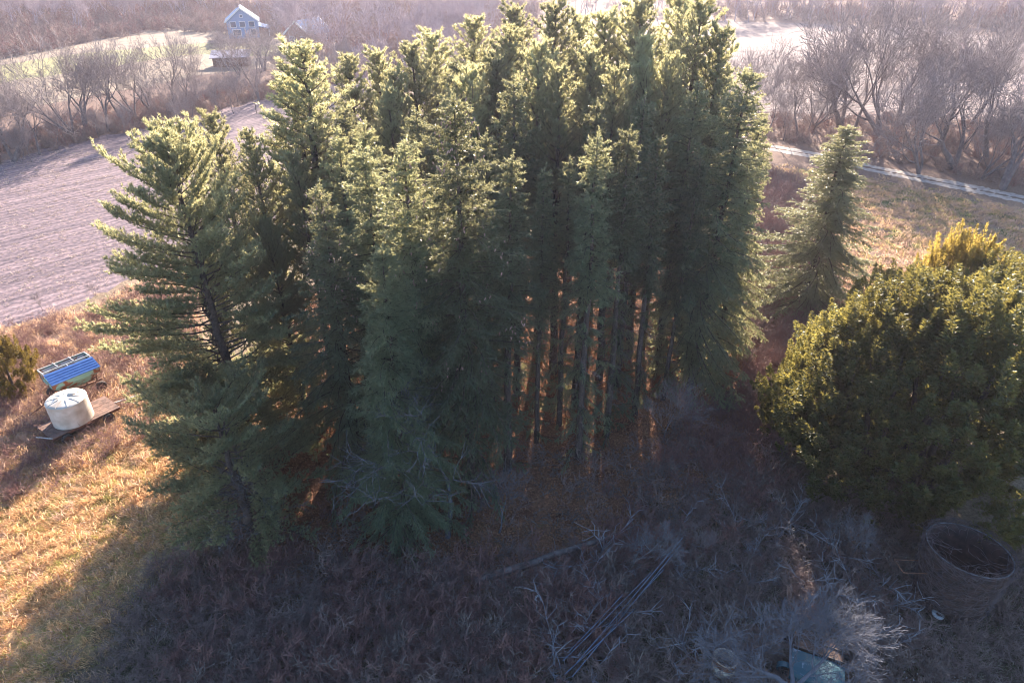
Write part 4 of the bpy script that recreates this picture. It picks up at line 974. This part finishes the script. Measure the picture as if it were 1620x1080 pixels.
# ------------------------------------------------------------------ houses far behind
M_wallb = mat('pale_blue_siding', (.22, .32, .52), (.19, .28, .46), .8, .7)
M_roofb = mat('blue_metal_roof', (.10, .20, .42), (.08, .16, .35), .6, .85, 0)
M_trim = mat('white_trim', (.78, .78, .8), (.7, .7, .72), 1, .6)
M_glass = mat('window_glass', (.08, .12, .20), (.05, .08, .14), 1, .1)
M_brick = mat('rusty_red_siding', (.36, .20, .16), (.26, .15, .13), .8, .8)
def house(name, loc, rz, L, W, hw, hr, mw, mr, label, wins, porch=True):
    t = empty(name, loc, rz, 1, label, 'house')
    mb = MB(); mb.hexa([(-L/2, -W/2, 0), (L/2, -W/2, 0), (L/2, W/2, 0), (-L/2, W/2, 0)], [(-L/2, -W/2, hw), (L/2, -W/2, hw), (L/2, W/2, hw), (-L/2, W/2, hw)])
    mb.add([(-L/2, -W/2, hw+.01), (-L/2, W/2, hw+.01), (-L/2, 0, hw+hr), (L/2, -W/2, hw+.01), (L/2, W/2, hw+.01), (L/2, 0, hw+hr)], [(0, 2, 1), (3, 4, 5), (0, 3, 5, 2), (1, 2, 5, 4)])
    mb.build('wall', mw, t)
    rf = MB(); e = .6
    for s in (-1, 1):
        lo = [(-L/2-e, s*(W/2+e), hw-hr*e/(W/2)+.05), (L/2+e, s*(W/2+e), hw-hr*e/(W/2)+.05), (L/2+e, 0, hw+hr+.05), (-L/2-e, 0, hw+hr+.05)]
        rf.hexa(lo, [(x, y, z+.22) for x, y, z in lo])
    r_ = rf.build('roof', mr, t)
    MB().box((L*.2, .8, hw+hr+.5), (.8, .8, 1.6)).build('chimney', M_brick, r_)
    for x, z, w, h, side in wins:
        if side == 'f': c = (x, -W/2-.05, z); d = (w, .1, h); c2 = (x, -W/2-.12, z); d2 = (w-.3, .06, h-.3)
        else: s = -1 if side == 'l' else 1; c = (s*(L/2+.05), x, z); d = (.1, w, h); c2 = (s*(L/2+.12), x, z); d2 = (.06, w-.3, h-.3)
        f = MB().box(c, d).build('window', M_trim, t); MB().box(c2, d2).build('pane', M_glass, f)
    tr = MB()
    for s in (-1, 1):
        x = s*(L/2+e+.02); tr.bar((x, -(W/2+e), hw-hr*e/(W/2)+.1), (x, 0, hw+hr+.15), .15, .4); tr.bar((x, (W/2+e), hw-hr*e/(W/2)+.1), (x, 0, hw+hr+.15), .15, .4)
    tr.build('gable_trim', M_trim, t)
    if porch:
        pr_ = MB(); lo = [(-L/2-.5, -W/2-3.4, 2.6), (L/2+.5, -W/2-3.4, 2.6), (L/2+.5, -W/2-.02, 3.4), (-L/2-.5, -W/2-.02, 3.4)]; pr_.hexa(lo, [(x, y, z+.2) for x, y, z in lo]); pr_.build('porch_roof', mr, t)
        for i in range(5): MB().box((-L/2+.2+(L-.4)*i/4, -W/2-3.1, 1.3), (.3, .3, 2.6)).build('porch_post', M_trim, t)
    return t
b = P(378, 62)
house('house', (b[0], b[1]+6, 0), radians(108), 10.5, 9.5, 5.2, 3.6, M_wallb, M_roofb, 'pale blue house with blue gable roof and porch on the lawn behind the hedgerow',
      [(-3.2, 4.1, 2.0, 1.6, 'f'), (0, 4.1, 2.0, 1.6, 'f'), (3.2, 4.1, 2.0, 1.6, 'f'), (-2.8, 4.2, 1.9, 1.8, 'l'), (0, 4.2, 1.9, 1.8, 'l'), (2.8, 4.2, 1.9, 1.8, 'l'), (-3, 1.8, 1.8, 2, 'l'), (2, 1.8, 2.6, 2, 'l'), (0, 6.6, 1.0, .9, 'l')])
b = P(484, 78)
house('house', (b[0], b[1]+5, 0), radians(70), 11, 8, 4.2, 3.2, M_brick, M_roofb, 'rust brown house with blue roof, half hidden right of the pale blue house',
      [(-3, 2.6, 1.6, 1.8, 'f'), (0, 2.6, 1.6, 1.8, 'f'), (3, 2.6, 1.6, 1.8, 'f'), (-2, 2.6, 1.8, 1.8, 'l'), (2, 2.6, 1.8, 1.8, 'l')], False)
b = P(368, 104)
t = empty('shed', b, radians(12), 1, 'low open shed with grey mauve roof just below the pale blue house', 'shed')
MB().box((0, 0, 1.1), (8.6, 4.4, 2.2)).build('wall', M_board, t)
mb = MB(); lo = [(-4.9, -2.9, 2.22), (4.9, -2.9, 2.22), (4.9, 2.9, 3.3), (-4.9, 2.9, 3.3)]; mb.hexa(lo, [(x, y, z+.15) for x, y, z in lo]); mb.build('roof', mat('mauve_grey_roof', (.34, .32, .42), (.28, .26, .35), .8, .5), t)
